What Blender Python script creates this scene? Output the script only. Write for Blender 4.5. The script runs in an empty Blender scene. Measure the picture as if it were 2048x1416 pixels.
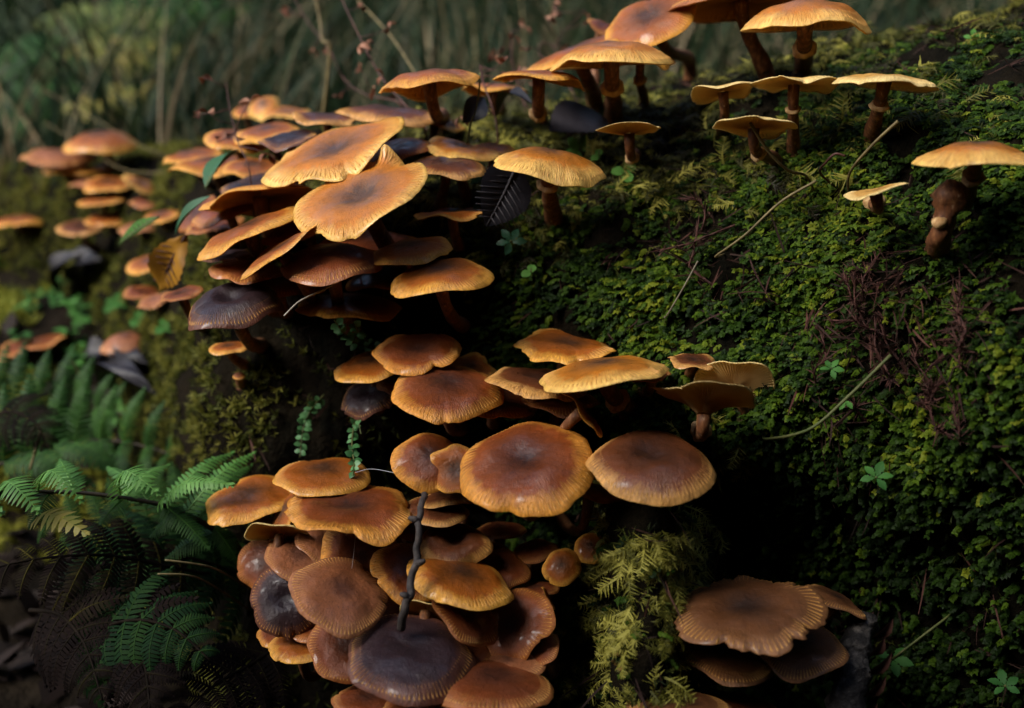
import bpy, math, random
import numpy as np
from mathutils import Matrix, Vector, noise as mnoise
from mathutils.bvhtree import BVHTree

# ------------------------------------------------------------------ camera, light, exposure
S = bpy.context.scene
COL = S.collection
F = 35.0 / 36.0 * 2048.0            # focal length in photograph pixels
PITCH = math.radians(13.5)
CAM = np.array([0.0, 0.0, 0.40])
cp, sp = math.cos(PITCH), math.sin(PITCH)

cam_data = bpy.data.cameras.new('camera')
cam_data.lens = 35.0
cam_data.sensor_width = 36.0
cam_data.clip_start = 0.01
cam_data.clip_end = 200.0
cam_data.dof.use_dof = True
cam_data.dof.focus_distance = 0.475
cam_data.dof.aperture_fstop = 4.5
camera = bpy.data.objects.new('camera', cam_data)
camera.location = CAM
camera.rotation_euler = (math.pi / 2 - PITCH, 0, 0)
COL.objects.link(camera)
S.camera = camera

SUN_DIR = Vector((-0.62, -0.50, 0.60)).normalized()      # towards the sun: over the added shade bank behind the camera's left shoulder
sun_el = math.asin(SUN_DIR.z)
sun_az = math.atan2(SUN_DIR.x, SUN_DIR.y)
world = bpy.data.worlds.new('World')
S.world = world
world.use_nodes = True
wn = world.node_tree
bg = wn.nodes['Background']
sky = wn.nodes.new('ShaderNodeTexSky')
sky.sky_type = 'NISHITA'
sky.sun_disc = False
sky.sun_elevation = sun_el
sky.sun_rotation = sun_az
sky.air_density = 1.0
sky.dust_density = 3.0
wn.links.new(sky.outputs[0], bg.inputs[0])
bg.inputs[1].default_value = 0.05
sd = bpy.data.lights.new('sun', 'SUN')
sd.energy = 1.5
sd.angle = math.radians(44)
sd.color = (1.0, 0.96, 0.90)
sun = bpy.data.objects.new('sun', sd)
sun.rotation_euler = (-SUN_DIR).to_track_quat('-Z', 'Y').to_euler()
COL.objects.link(sun)

S.view_settings.view_transform = 'Standard'
S.view_settings.look = 'None'
S.view_settings.gamma = 1.0
S.view_settings.use_curve_mapping = False
S.view_settings.exposure = 2.5
S.render.engine = 'CYCLES'
S.cycles.use_denoising = True
S.cycles.max_bounces = 6
S.cycles.diffuse_bounces = 3
S.cycles.glossy_bounces = 2
S.cycles.transmission_bounces = 3
S.cycles.caustics_reflective = False
S.cycles.caustics_refractive = False

# ------------------------------------------------------------------ helpers
RNG = np.random.default_rng(7)
random.seed(7)


def P(u, v, d):
    """World point seen at photograph pixel (u, v), d metres along the view axis."""
    xc, yc = (u - 1024.0) / F, (708.0 - v) / F
    return CAM + d * np.array([xc, cp + yc * sp, -sp + yc * cp])


def proj(p):
    q = np.asarray(p) - CAM
    d = q[..., 1] * cp - q[..., 2] * sp
    up = q[..., 1] * sp + q[..., 2] * cp
    return 1024 + F * q[..., 0] / d, 708 - F * up / d, d


def mk(name, V, Fs, mat, parent=None, uv=None, attrs=None, smooth=True, origin=None):
    """One mesh object from vertex and face arrays."""
    V = np.asarray(V, dtype=np.float64)
    if origin is not None:
        V = V - np.asarray(origin)
    me = bpy.data.meshes.new(name)
    Fs = [np.asarray(f, dtype=np.int32) for f in Fs if len(f)]
    me.vertices.add(len(V))
    me.vertices.foreach_set('co', V.astype(np.float32).ravel())
    loops = np.concatenate([f.ravel() for f in Fs])
    tot = np.concatenate([np.full(len(f), f.shape[1], dtype=np.int32) for f in Fs])
    start = np.concatenate([[0], np.cumsum(tot)[:-1]]).astype(np.int32)
    me.loops.add(len(loops))
    me.loops.foreach_set('vertex_index', loops)
    me.polygons.add(len(tot))
    me.polygons.foreach_set('loop_start', start)
    me.polygons.foreach_set('loop_total', tot)
    me.polygons.foreach_set('use_smooth', np.full(len(tot), smooth))
    if uv is not None:
        l = me.uv_layers.new(name='UVMap')
        l.data.foreach_set('uv', np.asarray(uv, dtype=np.float32)[loops].ravel())
    for k, a in (attrs or {}).items():
        at = me.attributes.new(k, 'FLOAT', 'POINT')
        at.data.foreach_set('value', np.asarray(a, dtype=np.float32))
    me.update(calc_edges=True)
    if mat is not None:
        me.materials.append(mat)
    o = bpy.data.objects.new(name, me)
    COL.objects.link(o)
    if parent is not None:
        o.parent = parent
    return o


def tag(o, label=None, cat=None, group=None, kind=None):
    if label:
        o['label'] = label
    if cat:
        o['category'] = cat
    if group:
        o['group'] = group
    if kind:
        o['kind'] = kind
    return o


def thing(name, label, cat, loc, group=None):
    o = bpy.data.objects.new(name, None)
    o.empty_display_size = 0.01
    o.location = [float(c) for c in loc]
    COL.objects.link(o)
    return tag(o, label, cat, group)


def unit(a):
    a = np.asarray(a, float)
    return a / (np.linalg.norm(a) + 1e-12)


def catmull(pts, n):
    """Resample a polyline smoothly to n points."""
    pts = np.asarray(pts, float)
    if len(pts) == 2:
        t = np.linspace(0, 1, n)[:, None]
        return pts[0] * (1 - t) + pts[1] * t
    q = np.vstack([2 * pts[0] - pts[1], pts, 2 * pts[-1] - pts[-2]])
    m = len(pts) - 1
    out = []
    for s in np.linspace(0, m, n):
        i = min(int(s), m - 1)
        t = s - i
        a, b, c, d = q[i:i + 4]
        out.append(0.5 * (2 * b + (c - a) * t + (2 * a - 5 * b + 4 * c - d) * t * t + (3 * b - a - 3 * c + d) * t ** 3))
    return np.array(out)


def tube(path, rad, sides=8, cap=True):
    """Vertices and faces of a tube along a path; rad a number or one per point."""
    path = np.asarray(path, float)
    n = len(path)
    rad = np.broadcast_to(np.asarray(rad, float), (n,))
    tan = np.gradient(path, axis=0)
    tan /= np.linalg.norm(tan, axis=1)[:, None] + 1e-12
    ref = np.array([0, 0, 1.0]) if abs(tan[0, 2]) < 0.8 else np.array([0, 1.0, 0])
    V = np.zeros((n, sides, 3))
    a = np.linspace(0, 2 * np.pi, sides, endpoint=False)
    x = unit(np.cross(ref, tan[0]))
    for i in range(n):
        x = unit(x - tan[i] * np.dot(x, tan[i]))
        y = np.cross(tan[i], x)
        V[i] = path[i] + rad[i] * (np.cos(a)[:, None] * x + np.sin(a)[:, None] * y)
    V = V.reshape(-1, 3)
    i, j = np.meshgrid(np.arange(n - 1), np.arange(sides), indexing='ij')
    k = (j + 1) % sides
    Q = np.stack([i * sides + j, i * sides + k, (i + 1) * sides + k, (i + 1) * sides + j], -1).reshape(-1, 4)
    T = np.zeros((0, 3), int)
    if cap:
        V = np.vstack([V, path[0], path[-1]])
        j = np.arange(sides)
        k = (j + 1) % sides
        b = (n - 1) * sides
        T = np.vstack([np.stack([k, j, np.full(sides, n * sides)], -1),
                       np.stack([b + j, b + k, np.full(sides, n * sides + 1)], -1)])
    return V, [Q, T]


def grid_faces(n, m, closed=False):
    """Quads of an n x m vertex grid (n rows); closed wraps the columns."""
    i, j = np.meshgrid(np.arange(n - 1), np.arange(m if closed else m - 1), indexing='ij')
    k = (j + 1) % m
    return np.stack([i * m + j, i * m + k, (i + 1) * m + k, (i + 1) * m + j], -1).reshape(-1, 4)


# ------------------------------------------------------------------ materials
class Nodes:
    def __init__(self, name):
        self.m = bpy.data.materials.new(name)
        self.m.use_nodes = True
        self.t = self.m.node_tree
        self.b = self.t.nodes['Principled BSDF']

    def n(self, typ, ins=None, **kw):
        nd = self.t.nodes.new('ShaderNode' + typ)
        for k, v in kw.items():
            setattr(nd, k, v)
        for k, v in (ins or {}).items():
            self.put(nd.inputs[k], v)
        return nd

    def put(self, sock, v):
        if isinstance(v, bpy.types.NodeSocket):
            self.t.links.new(v, sock)
        else:
            sock.default_value = v

    def math(self, op, a, b=0.0, c=0.0, clamp=False):
        nd = self.n('Math', {0: a, 1: b, 2: c}, operation=op)
        nd.use_clamp = clamp
        return nd.outputs[0]

    def noise(self, vec, scale, detail=3.0, rough=0.55):
        nd = self.n('TexNoise', {'Scale': scale, 'Detail': detail, 'Roughness': rough})
        if vec is not None:
            self.put(nd.inputs['Vector'], vec)
        return nd.outputs[0]

    def ramp(self, fac, stops, interp='LINEAR'):
        nd = self.n('ValToRGB', {0: fac})
        nd.color_ramp.interpolation = interp
        el = nd.color_ramp.elements
        while len(el) < len(stops):
            el.new(0.5)
        for e, (p, c) in zip(el, stops):
            e.position = p
            e.color = (*c, 1.0) if not isinstance(c, float) else (c, c, c, 1.0)
        return nd.outputs[0]

    def mix(self, fac, a, b, mode='MIX'):
        nd = self.n('Mix', data_type='RGBA', blend_type=mode)
        self.put(nd.inputs[0], fac)
        self.put(nd.inputs[6], a if isinstance(a, bpy.types.NodeSocket) else (*a, 1.0))
        self.put(nd.inputs[7], b if isinstance(b, bpy.types.NodeSocket) else (*b, 1.0))
        return nd.outputs[2]

    def set(self, **kw):
        for k, v in kw.items():
            s = self.b.inputs[k.replace('_', ' ')]
            if isinstance(v, tuple) and len(v) == 3:
                v = (*v, 1.0)
            self.put(s, v)

    def bump(self, h, strength, dist):
        nd = self.n('Bump', {'Height': h, 'Strength': strength, 'Distance': dist})
        self.t.links.new(nd.outputs[0], self.b.inputs['Normal'])

    def coord(self, out='Object'):
        return self.n('TexCoord').outputs[out]

    def attr(self, name):
        return self.n('Attribute', attribute_name=name).outputs['Fac']


def cap_material(name, centre, mid, rim, dark_r=0.35, rough=0.30, spots=0.5):
    """Wet mushroom cap: own colours from disc centre to rim, radial fibres, small dark scales."""
    N = Nodes(name)
    uv = N.coord('UV')
    rnd = N.n('ObjectInfo').outputs['Random']
    seed = N.n('CombineXYZ', {'Z': N.math('MULTIPLY', rnd, 60.0)}).outputs[0]
    p = N.n('VectorMath', {0: uv, 1: seed}, operation='ADD').outputs[0]
    r = N.n('VectorMath', {0: uv}, operation='LENGTH').outputs['Value']
    dirv = N.n('VectorMath', {0: uv}, operation='NORMALIZE').outputs[0]
    rz = N.n('CombineXYZ', {'Z': N.math('ADD', N.math('MULTIPLY', r, 0.35), N.math('MULTIPLY', rnd, 60.0))}).outputs[0]
    pol = N.n('VectorMath', {0: dirv, 1: rz}, operation='ADD').outputs[0]
    blot = N.noise(p, 2.2, 4.0, 0.6)
    streak = N.noise(pol, 9.0, 4.0, 0.65)
    fine = N.noise(pol, 46.0, 3.0, 0.6)
    r2 = N.math('ADD', r, N.math('ADD', N.math('MULTIPLY', N.math('SUBTRACT', blot, 0.5), 0.34),
                                 N.math('MULTIPLY', N.math('SUBTRACT', streak, 0.5), 0.34)))
    dr = N.math('ADD', N.math('MULTIPLY', rnd, 0.14), -0.07)
    r2 = N.math('ADD', r2, dr)
    c2 = tuple(0.45 * a + 0.55 * b for a, b in zip(centre, mid))
    m1 = min(dark_r + 0.24, 0.72)
    col = N.ramp(r2, [(0.12, centre), (dark_r, c2), (m1, mid), (max(m1 + 0.03, 0.66), mid), (0.96, rim)])
    sf = N.math('MULTIPLY', N.math('SUBTRACT', streak, 0.42, clamp=True), 2.2)
    col = N.mix(N.math('MULTIPLY', sf, 0.75, clamp=True), col, tuple(0.45 * a for a in mid), 'MIX')
    ridge = N.math('MULTIPLY', N.ramp(N.noise(pol, 22.0, 2.0), [(0.46, 0.0), (0.60, 1.0)]), N.ramp(r, [(0.55, 0.0), (0.92, 0.30)]))
    col = N.mix(ridge, col, tuple(0.72 * a for a in mid), 'MIX')
    stain = N.ramp(N.noise(p, 5.0, 5.0, 0.65), [(0.50, 0.0), (0.72, 1.0)])
    col = N.mix(N.math('MULTIPLY', stain, 0.5), col, tuple(0.35 * a + 0.4 * b for a, b in zip(mid, centre)), 'MIX')
    vor = N.n('TexVoronoi', {'Vector': p, 'Scale': 19.0}).outputs['Distance']
    sp_ = N.math('MULTIPLY', N.math('LESS_THAN', vor, N.math('MULTIPLY', N.noise(p, 7.0), 0.36)), min(1.0, spots * 1.5))
    sp_ = N.math('MULTIPLY', sp_, N.math('SUBTRACT', 1.12, r, clamp=True))
    col = N.mix(sp_, col, tuple(0.35 * c for c in centre))
    N.set(Base_Color=col, Roughness=N.math('ADD', N.math('MULTIPLY', N.noise(p, 4.0, 4.0, 0.65), 0.6), rough - 0.22),
          Specular_IOR_Level=0.32, Coat_Weight=N.ramp(N.noise(p, 3.2, 4.0, 0.65), [(0.44, 0.0), (0.62, 0.5)]), Coat_Roughness=0.18)
    tr = N.n('BsdfTranslucent', {'Color': col})
    mx = N.n('MixShader', {0: 0.12, 1: N.b.outputs[0], 2: tr.outputs[0]})
    N.t.links.new(mx.outputs[0], N.t.nodes['Material Output'].inputs['Surface'])
    edge = N.ramp(r, [(0.45, 0.0), (0.95, 1.0)])
    h = N.math('ADD', N.math('MULTIPLY', fine, N.math('ADD', N.math('MULTIPLY', edge, 1.0), 0.12)),
               N.math('ADD', N.math('MULTIPLY', N.noise(p, 7.0, 4.0), 0.9), N.math('MULTIPLY', N.noise(p, 60.0, 2.0), 0.12)))
    N.bump(h, 0.5, 0.0018)
    return N.m


def plain(name, a, b, scale=60.0, rough=0.7, spec=0.3, bump=0.0, bdist=0.001, lo=0.35, hi=0.65, coord='Object'):
    N = Nodes(name)
    c = N.coord(coord)
    f = N.noise(c, scale, 5.0, 0.62)
    N.set(Base_Color=N.ramp(f, [(lo, a), (hi, b)]), Roughness=rough, Specular_IOR_Level=spec)
    if bump:
        N.bump(N.noise(c, scale * 1.7, 5.0, 0.65), bump, bdist)
    return N.m


def leafy(name, stops, rough=0.55, trans=0.3, spec=0.3, scale=80.0, attr='rnd', bump=0.0):
    """Thin leaf: colour by a per-leaf value and a little noise, some light passing through."""
    N = Nodes(name)
    f = N.attr(attr) if attr else N.n('ObjectInfo').outputs['Random']
    c = N.coord('Object')
    f = N.math('ADD', f, N.math('MULTIPLY', N.math('SUBTRACT', N.noise(c, scale, 3.0), 0.5), 0.5))
    col = N.ramp(f, stops)
    N.set(Base_Color=col, Roughness=rough, Specular_IOR_Level=spec)
    if bump:
        N.bump(N.noise(c, scale * 3, 3.0), bump, 0.0006)
    tr = N.n('BsdfTranslucent', {'Color': col})
    mx = N.n('MixShader', {0: trans, 1: N.b.outputs[0], 2: tr.outputs[0]})
    N.t.links.new(mx.outputs[0], N.t.nodes['Material Output'].inputs['Surface'])
    return N.m


M = {}
M['g'] = cap_material('cap_golden', (0.060, 0.034, 0.022), (0.52, 0.172, 0.016), (0.92, 0.58, 0.14), 0.42)
M['o'] = cap_material('cap_orange', (0.050, 0.024, 0.013), (0.37, 0.098, 0.009), (0.86, 0.43, 0.060), 0.46)
M['y'] = cap_material('cap_yellow', (0.24, 0.11, 0.03), (0.64, 0.34, 0.075), (0.88, 0.68, 0.27), 0.22, 0.42, 0.25)
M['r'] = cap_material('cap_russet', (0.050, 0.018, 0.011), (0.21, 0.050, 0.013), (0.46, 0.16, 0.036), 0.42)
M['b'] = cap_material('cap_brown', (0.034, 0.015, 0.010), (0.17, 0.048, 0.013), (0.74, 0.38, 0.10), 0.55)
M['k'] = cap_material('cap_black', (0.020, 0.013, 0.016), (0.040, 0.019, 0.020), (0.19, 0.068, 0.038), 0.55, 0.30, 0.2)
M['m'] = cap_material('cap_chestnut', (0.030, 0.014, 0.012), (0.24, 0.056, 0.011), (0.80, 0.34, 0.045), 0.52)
M['d'] = cap_material('cap_shaded_brown', (0.022, 0.012, 0.009), (0.13, 0.048, 0.016), (0.27, 0.115, 0.038), 0.34, 0.38, 0.5)  # tan-brown caps darkened in colour to stand for shade below the wall
M['t'] = cap_material('cap_tan', (0.10, 0.036, 0.020), (0.29, 0.098, 0.036), (0.44, 0.170, 0.058), 0.30, 0.42, 0.9)


def gill_material(name, a, b, c_):
    N = Nodes(name)
    uv = N.coord('UV')
    r = N.n('VectorMath', {0: uv}, operation='LENGTH').outputs['Value']
    c = N.ramp(N.math('ADD', r, N.math('MULTIPLY', N.math('SUBTRACT', N.noise(uv, 4.0), 0.5), 0.4)),
               [(0.1, a), (0.6, b), (1.0, c_)])
    N.set(Base_Color=c, Roughness=0.6, Specular_IOR_Level=0.25)
    tr = N.n('BsdfTranslucent', {'Color': c})
    mx = N.n('MixShader', {0: 0.35, 1: N.b.outputs[0], 2: tr.outputs[0]})
    N.t.links.new(mx.outputs[0], N.t.nodes['Material Output'].inputs['Surface'])
    return N.m


M['gill'] = gill_material('gill_flesh', (0.22, 0.095, 0.03), (0.52, 0.25, 0.065), (0.70, 0.38, 0.10))
M['gillpale'] = gill_material('gill_cream', (0.46, 0.25, 0.085), (0.76, 0.52, 0.20), (0.84, 0.64, 0.28))


def stem_material():
    N = Nodes('mushroom_stem')
    c = N.coord('Object')
    st = N.n('Mapping', {'Vector': c, 'Scale': (1.0, 1.0, 0.22)}).outputs[0]
    f = N.noise(st, 420.0, 4.0, 0.6)
    col = N.ramp(f, [(0.30, (0.045, 0.018, 0.009)), (0.55, (0.15, 0.055, 0.019)), (0.72, (0.34, 0.17, 0.07))])
    fl = N.ramp(N.noise(st, 900.0, 2.0), [(0.66, 0.0), (0.70, 1.0)])
    col = N.mix(N.math('MULTIPLY', fl, 0.55), col, (0.46, 0.33, 0.20))
    N.set(Base_Color=col, Roughness=0.6, Specular_IOR_Level=0.3)
    N.bump(f, 0.5, 0.0008)
    return N.m


M['stem'] = stem_material()
M['ring'] = plain('stem_ring', (0.32, 0.17, 0.06), (0.66, 0.46, 0.22), 300.0, 0.7)
M['bark'] = plain('rotten_wood', (0.002, 0.002, 0.001), (0.009, 0.0065, 0.0035), 45.0, 0.95, 0.05, 1.0, 0.006)
M['soil'] = plain('forest_soil', (0.003, 0.0025, 0.0018), (0.014, 0.010, 0.006), 14.0, 0.95, 0.05, 0.8, 0.02)
M['leafmoss'] = leafy('leafy_moss', [(0.0, (0.008, 0.020, 0.003)), (0.45, (0.028, 0.064, 0.005)), (0.8, (0.075, 0.130, 0.007)), (1.0, (0.17, 0.20, 0.014))], 0.6, 0.35, 0.15)
M['feather'] = leafy('feather_moss', [(0.0, (0.022, 0.018, 0.006)), (0.4, (0.050, 0.052, 0.009)), (0.75, (0.15, 0.145, 0.017)), (1.0, (0.36, 0.33, 0.06))], 0.6, 0.3, 0.25)
M['cushion'] = leafy('cushion_moss', [(0.0, (0.016, 0.024, 0.005)), (0.5, (0.075, 0.088, 0.012)), (1.0, (0.20, 0.19, 0.03))], 0.7, 0.25, 0.2)
M['groundmoss'] = leafy('ground_moss', [(0.0, (0.03, 0.05, 0.008)), (0.5, (0.12, 0.15, 0.018)), (1.0, (0.32, 0.32, 0.05))], 0.7, 0.3, 0.15)
M['litter'] = leafy('dead_litter', [(0.0, (0.010, 0.006, 0.004)), (0.6, (0.032, 0.014, 0.010)), (1.0, (0.085, 0.034, 0.024))], 0.8, 0.1, 0.2)
M['grass'] = leafy('meadow_grass', [(0.0, (0.004, 0.012, 0.005)), (0.45, (0.012, 0.032, 0.011)), (0.72, (0.035, 0.050, 0.018)), (0.92, (0.13, 0.10, 0.05)), (1.0, (0.26, 0.20, 0.12))], 0.6, 0.25, 0.2, 6.0)
M['fern'] = leafy('fern_green', [(0.0, (0.014, 0.050, 0.009)), (0.5, (0.036, 0.105, 0.015)), (1.0, (0.11, 0.24, 0.04))], 0.6, 0.3, 0.2, 40.0)
M['fernlight'] = leafy('fern_fresh', [(0.0, (0.025, 0.085, 0.018)), (0.5, (0.07, 0.19, 0.036)), (1.0, (0.15, 0.33, 0.07))], 0.5, 0.3, 0.3, 40.0)
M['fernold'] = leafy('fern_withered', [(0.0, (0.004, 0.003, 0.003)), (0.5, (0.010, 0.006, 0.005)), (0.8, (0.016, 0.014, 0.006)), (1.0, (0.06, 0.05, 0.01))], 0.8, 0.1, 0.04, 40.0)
M['fernshade'] = leafy('fern_shaded_green', [(0.0, (0.003, 0.010, 0.004)), (0.5, (0.007, 0.024, 0.008)), (1.0, (0.020, 0.05, 0.010))], 0.7, 0.25, 0.06, 40.0)  # shaded copy of the fern green, its dimness put into the colour
M['ferngold'] = leafy('fern_yellowing', [(0.0, (0.05, 0.09, 0.02)), (0.5, (0.14, 0.17, 0.03)), (1.0, (0.30, 0.24, 0.05))], 0.55, 0.35, 0.3, 20.0)
M['herb'] = leafy('herb_leaf', [(0.0, (0.030, 0.105, 0.024)), (0.5, (0.065, 0.19, 0.036)), (1.0, (0.12, 0.28, 0.055))], 0.6, 0.3, 0.15, 60.0)
M['sprig'] = leafy('sprig_leaf', [(0.0, (0.035, 0.13, 0.035)), (1.0, (0.13, 0.32, 0.12))], 0.45, 0.3, 0.4, 200.0, None)
M['blackleaf'] = leafy('rotten_black_leaf', [(0.0, (0.006, 0.006, 0.008)), (0.6, (0.014, 0.013, 0.017)), (1.0, (0.034, 0.030, 0.036))], 0.5, 0.05, 0.3, 90.0, 'rnd', 0.5)
M['amberleaf'] = leafy('amber_leaf', [(0.15, (0.035, 0.015, 0.006)), (0.5, (0.17, 0.075, 0.012)), (0.8, (0.55, 0.27, 0.02))], 0.5, 0.35, 0.4, 70.0)
M['blueleaf'] = leafy('dark_green_leaf', [(0.0, (0.022, 0.085, 0.045)), (0.6, (0.045, 0.14, 0.065)), (1.0, (0.12, 0.25, 0.05))], 0.5, 0.3, 0.4, 60.0)
M['twig'] = plain('dark_twig', (0.012, 0.009, 0.008), (0.060, 0.045, 0.038), 260.0, 0.7, 0.4, 0.8, 0.001)
M['redstem'] = plain('red_brown_stem', (0.030, 0.010, 0.008), (0.085, 0.032, 0.022), 200.0, 0.6)
M['straw'] = plain('dry_straw', (0.08, 0.06, 0.024), (0.19, 0.15, 0.06), 150.0, 0.6)
M['paleroot'] = plain('pale_stalk', (0.26, 0.23, 0.18), (0.46, 0.42, 0.35), 150.0, 0.6)
M['greystraw'] = plain('grey_straw', (0.09, 0.075, 0.05), (0.18, 0.16, 0.11), 150.0, 0.6)
M['rachis'] = plain('fern_stalk', (0.012, 0.009, 0.005), (0.040, 0.028, 0.013), 120.0, 0.6)
M['rachisdark'] = plain('withered_and_shaded_stalk', (0.004, 0.003, 0.002), (0.013, 0.009, 0.006), 120.0, 0.8, 0.05)  # withered stalks, plus green-frond stalks darkened to match their painted shade
M['greenstem'] = plain('green_stalk', (0.035, 0.06, 0.012), (0.10, 0.10, 0.03), 120.0, 0.6)
M['silk'] = plain('spider_silk', (0.45, 0.45, 0.48), (0.60, 0.60, 0.62), 50.0, 0.4)
M['dryflower'] = leafy('dry_flower', [(0.0, (0.08, 0.03, 0.018)), (0.6, (0.25, 0.10, 0.06)), (1.0, (0.48, 0.26, 0.17))], 0.6, 0.3, 0.3, 100.0)
M['scrub'] = leafy('far_scrub', [(0.0, (0.006, 0.013, 0.005)), (0.6, (0.014, 0.032, 0.009)), (1.0, (0.035, 0.055, 0.012))], 0.7, 0.2, 0.2, 5.0)

# ------------------------------------------------------------------ terrain
TY = [-30, -5, -2.2, -0.9, 0.50, 0.64, 0.72, 0.80, 0.90, 1.00, 1.20, 1.60, 2.20, 3.0, 5.0, 12.0, 60.0]
TZ = [12, 2.2, 1.0, -0.28, -0.37, -0.36, -0.31, -0.225, -0.175, -0.145, -0.120, -0.05, 0.12, 0.50, 1.70, 5.5, 24.0]  # opening heights form an unseen bank added behind the camera to cut skylight


def sstep(a, b, x):
    t = np.clip((x - a) / (b - a), 0, 1)
    return t * t * (3 - 2 * t)


def terrain_z(x, y):
    z = np.interp(y, TY, TZ)
    z = z + 1.9 * sstep(0.9, 3.2, x) + 6.0 * sstep(3.0, 9.0, x)  # rise at the right, added to block skylight
    near = sstep(-0.2, 0.2, x) * (1 - sstep(0.7, 1.2, y)) * sstep(-0.5, 0.3, y)
    z = z - near * 0.12
    z = z + 0.012 * np.sin(x * 21 + 1.3 * np.sin(y * 17)) * np.sin(y * 19 + 1.1) + 0.03 * np.sin(x * 5.1 + 0.7) * np.sin(y * 4.3) * sstep(1.0, 2.5, y)
    side = -0.78 * x - 0.62 * y                     # unseen steep bank behind the camera's left shoulder, added to shade the log's foot
    along = np.clip(-0.62 * x + 0.78 * y, -0.4, 0.9)
    z = z + (1.11 + 1.75 * (0.37 - along) + 0.05 * np.sin(x * 5 + y * 4)) * sstep(0.42, 0.86, side) + 0.8 * sstep(0.9, 4.0, side)
    return z + CAM[2]


a = np.linspace(-1, 1, 231)
gx = 0.6 * np.sinh(a * 4.4) / np.sinh(1.0) * 0.9
gx = np.sign(a) * (np.exp(np.abs(a) * 4.6) - 1) / (math.exp(4.6) - 1) * 40.0
gy = np.concatenate([-np.exp(np.linspace(math.log(30), math.log(0.4), 40)), np.linspace(-0.35, 2.4, 160), np.exp(np.linspace(math.log(2.45), math.log(60), 60))])
X, Y = np.meshgrid(gx, gy)
Z = terrain_z(X, Y)
TV = np.stack([X, Y, Z], -1).reshape(-1, 3)
TF = grid_faces(len(gy), len(gx))
tag(mk('ground', TV, [TF], M['soil']), kind='structure', label='dark damp forest soil rising to a bank, with unseen banks added for shade', cat='ground')

# ------------------------------------------------------------------ the rotten log
STATIONS = [
    (-600, [(390, 1.40), (450, 1.32), (530, 1.27), (650, 1.25), (900, 1.27)]),
    (0, [(335, 1.10), (400, 1.03), (470, .985), (560, .98), (720, 1.0), (900, 1.02)]),
    (200, [(302, 1.02), (360, .97), (440, .93), (520, .90), (660, .885), (900, .885)]),
    (340, [(300, .92), (360, .86), (450, .80), (550, .76), (680, .70), (850, .67), (1100, .67), (1416, .70)]),
    (450, [(305, .82), (360, .74), (450, .68), (560, .612), (700, .583), (850, .575), (1050, .585), (1416, .61)]),
    (650, [(272, .72), (330, .65), (430, .60), (560, .572), (700, .560), (860, .56), (1000, .585), (1200, .58), (1416, .58)]),
    (900, [(255, .68), (310, .62), (420, .575), (560, .555), (700, .55), (860, .56), (1000, .58), (1200, .57), (1416, .56)]),
    (1150, [(225, .66), (300, .59), (420, .55), (560, .53), (700, .52), (850, .53), (1000, .56), (1200, .545), (1416, .53)]),
    (1300, [(195, .65), (280, .58), (400, .54), (550, .515), (700, .505), (850, .495), (950, .472), (1050, .452), (1200, .440), (1416, .436)]),
    (1460, [(150, .64), (230, .57), (350, .53), (500, .505), (700, .49), (850, .488), (1000, .515), (1150, .545), (1416, .545)]),
    (1750, [(90, .62), (180, .54), (300, .50), (450, .48), (650, .465), (850, .465), (1000, .478), (1150, .51), (1416, .53)]),
    (2048, [(30, .58), (130, .50), (260, .46), (450, .44), (650, .43), (850, .43), (1050, .45), (1416, .49)]),
    (2600, [(-90, .53), (50, .45), (220, .41), (450, .39), (700, .38), (1000, .40), (1416, .45)]),
    (3600, [(-200, .49), (-20, .41), (180, .37), (450, .35), (700, .34), (1000, .36), (1416, .41)]),
]
rows = []
NR = 150
for u, pr in STATIONS:
    pts = np.array([P(u, v, d) for v, d in pr])
    crest = pts[0]
    low = pts[-1]
    pts = np.vstack([crest + (0.02, .44, -.50), crest + (0.02, .36, -.22), crest + (.01, .22, -.055), crest + (0.005, .10, -.004), pts, low + (0, .03, -.10), low + (0, .06, -.28)])
    dense = catmull(pts, 600)
    L = np.concatenate([[0], np.cumsum(np.linalg.norm(np.diff(dense, axis=0), axis=1))])
    s = np.linspace(0, L[-1], NR)
    rows.append(np.stack([np.interp(s, L, dense[:, k]) for k in range(3)], -1))
rows = np.array(rows)                                    # stations x NR x 3
NC = 300
G = np.stack([catmull(rows[:, j], NC) for j in range(NR)], 1)     # NC x NR x 3
du = np.gradient(G, axis=0)
dv = np.gradient(G, axis=1)
GN = np.cross(dv, du)
GN /= np.linalg.norm(GN, axis=2)[:, :, None] + 1e-9
if GN[:, NR // 2, 1].mean() > 0:
    GN = -GN
flat = G.reshape(-1, 3)
disp = np.array([0.009 * mnoise.noise(Vector(p * 26.0)) + 0.0055 * mnoise.noise(Vector(p * 70.0)) + 0.003 * mnoise.noise(Vector(p * 170.0)) for p in flat])
flat = flat + GN.reshape(-1, 3) * disp[:, None]
LF = grid_faces(NC, NR)
logo = mk('fallen_log', flat, [LF[:, ::-1]], M['bark'], origin=(0.2, .6, .1))
logo.location = (0.2, .6, .1)
tag(logo, 'large dark rotten fallen log overgrown with moss', 'log')
LOG = BVHTree.FromPolygons([Vector(p) for p in flat], [tuple(int(i) for i in q) for q in LF])
sel = (np.abs(TV[:, 0]) < 4) & (TV[:, 1] > -1) & (TV[:, 1] < 6)
TER = BVHTree.FromPolygons([Vector(p) for p in TV], [tuple(int(i) for i in q) for q in TF if sel[q].all()])


def hit_px(u, v, far=3.0):
    """Depth along the view axis and point where the pixel's ray meets log or ground."""
    dirn = unit(P(u, v, 1.0) - CAM)
    best = None
    for t in (LOG, TER):
        loc, nor, idx, dist = t.ray_cast(Vector(CAM), Vector(dirn), far)
        if loc is not None and (best is None or dist < best[0]):
            best = (dist, np.array(loc), np.array(nor))
    return best


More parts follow.
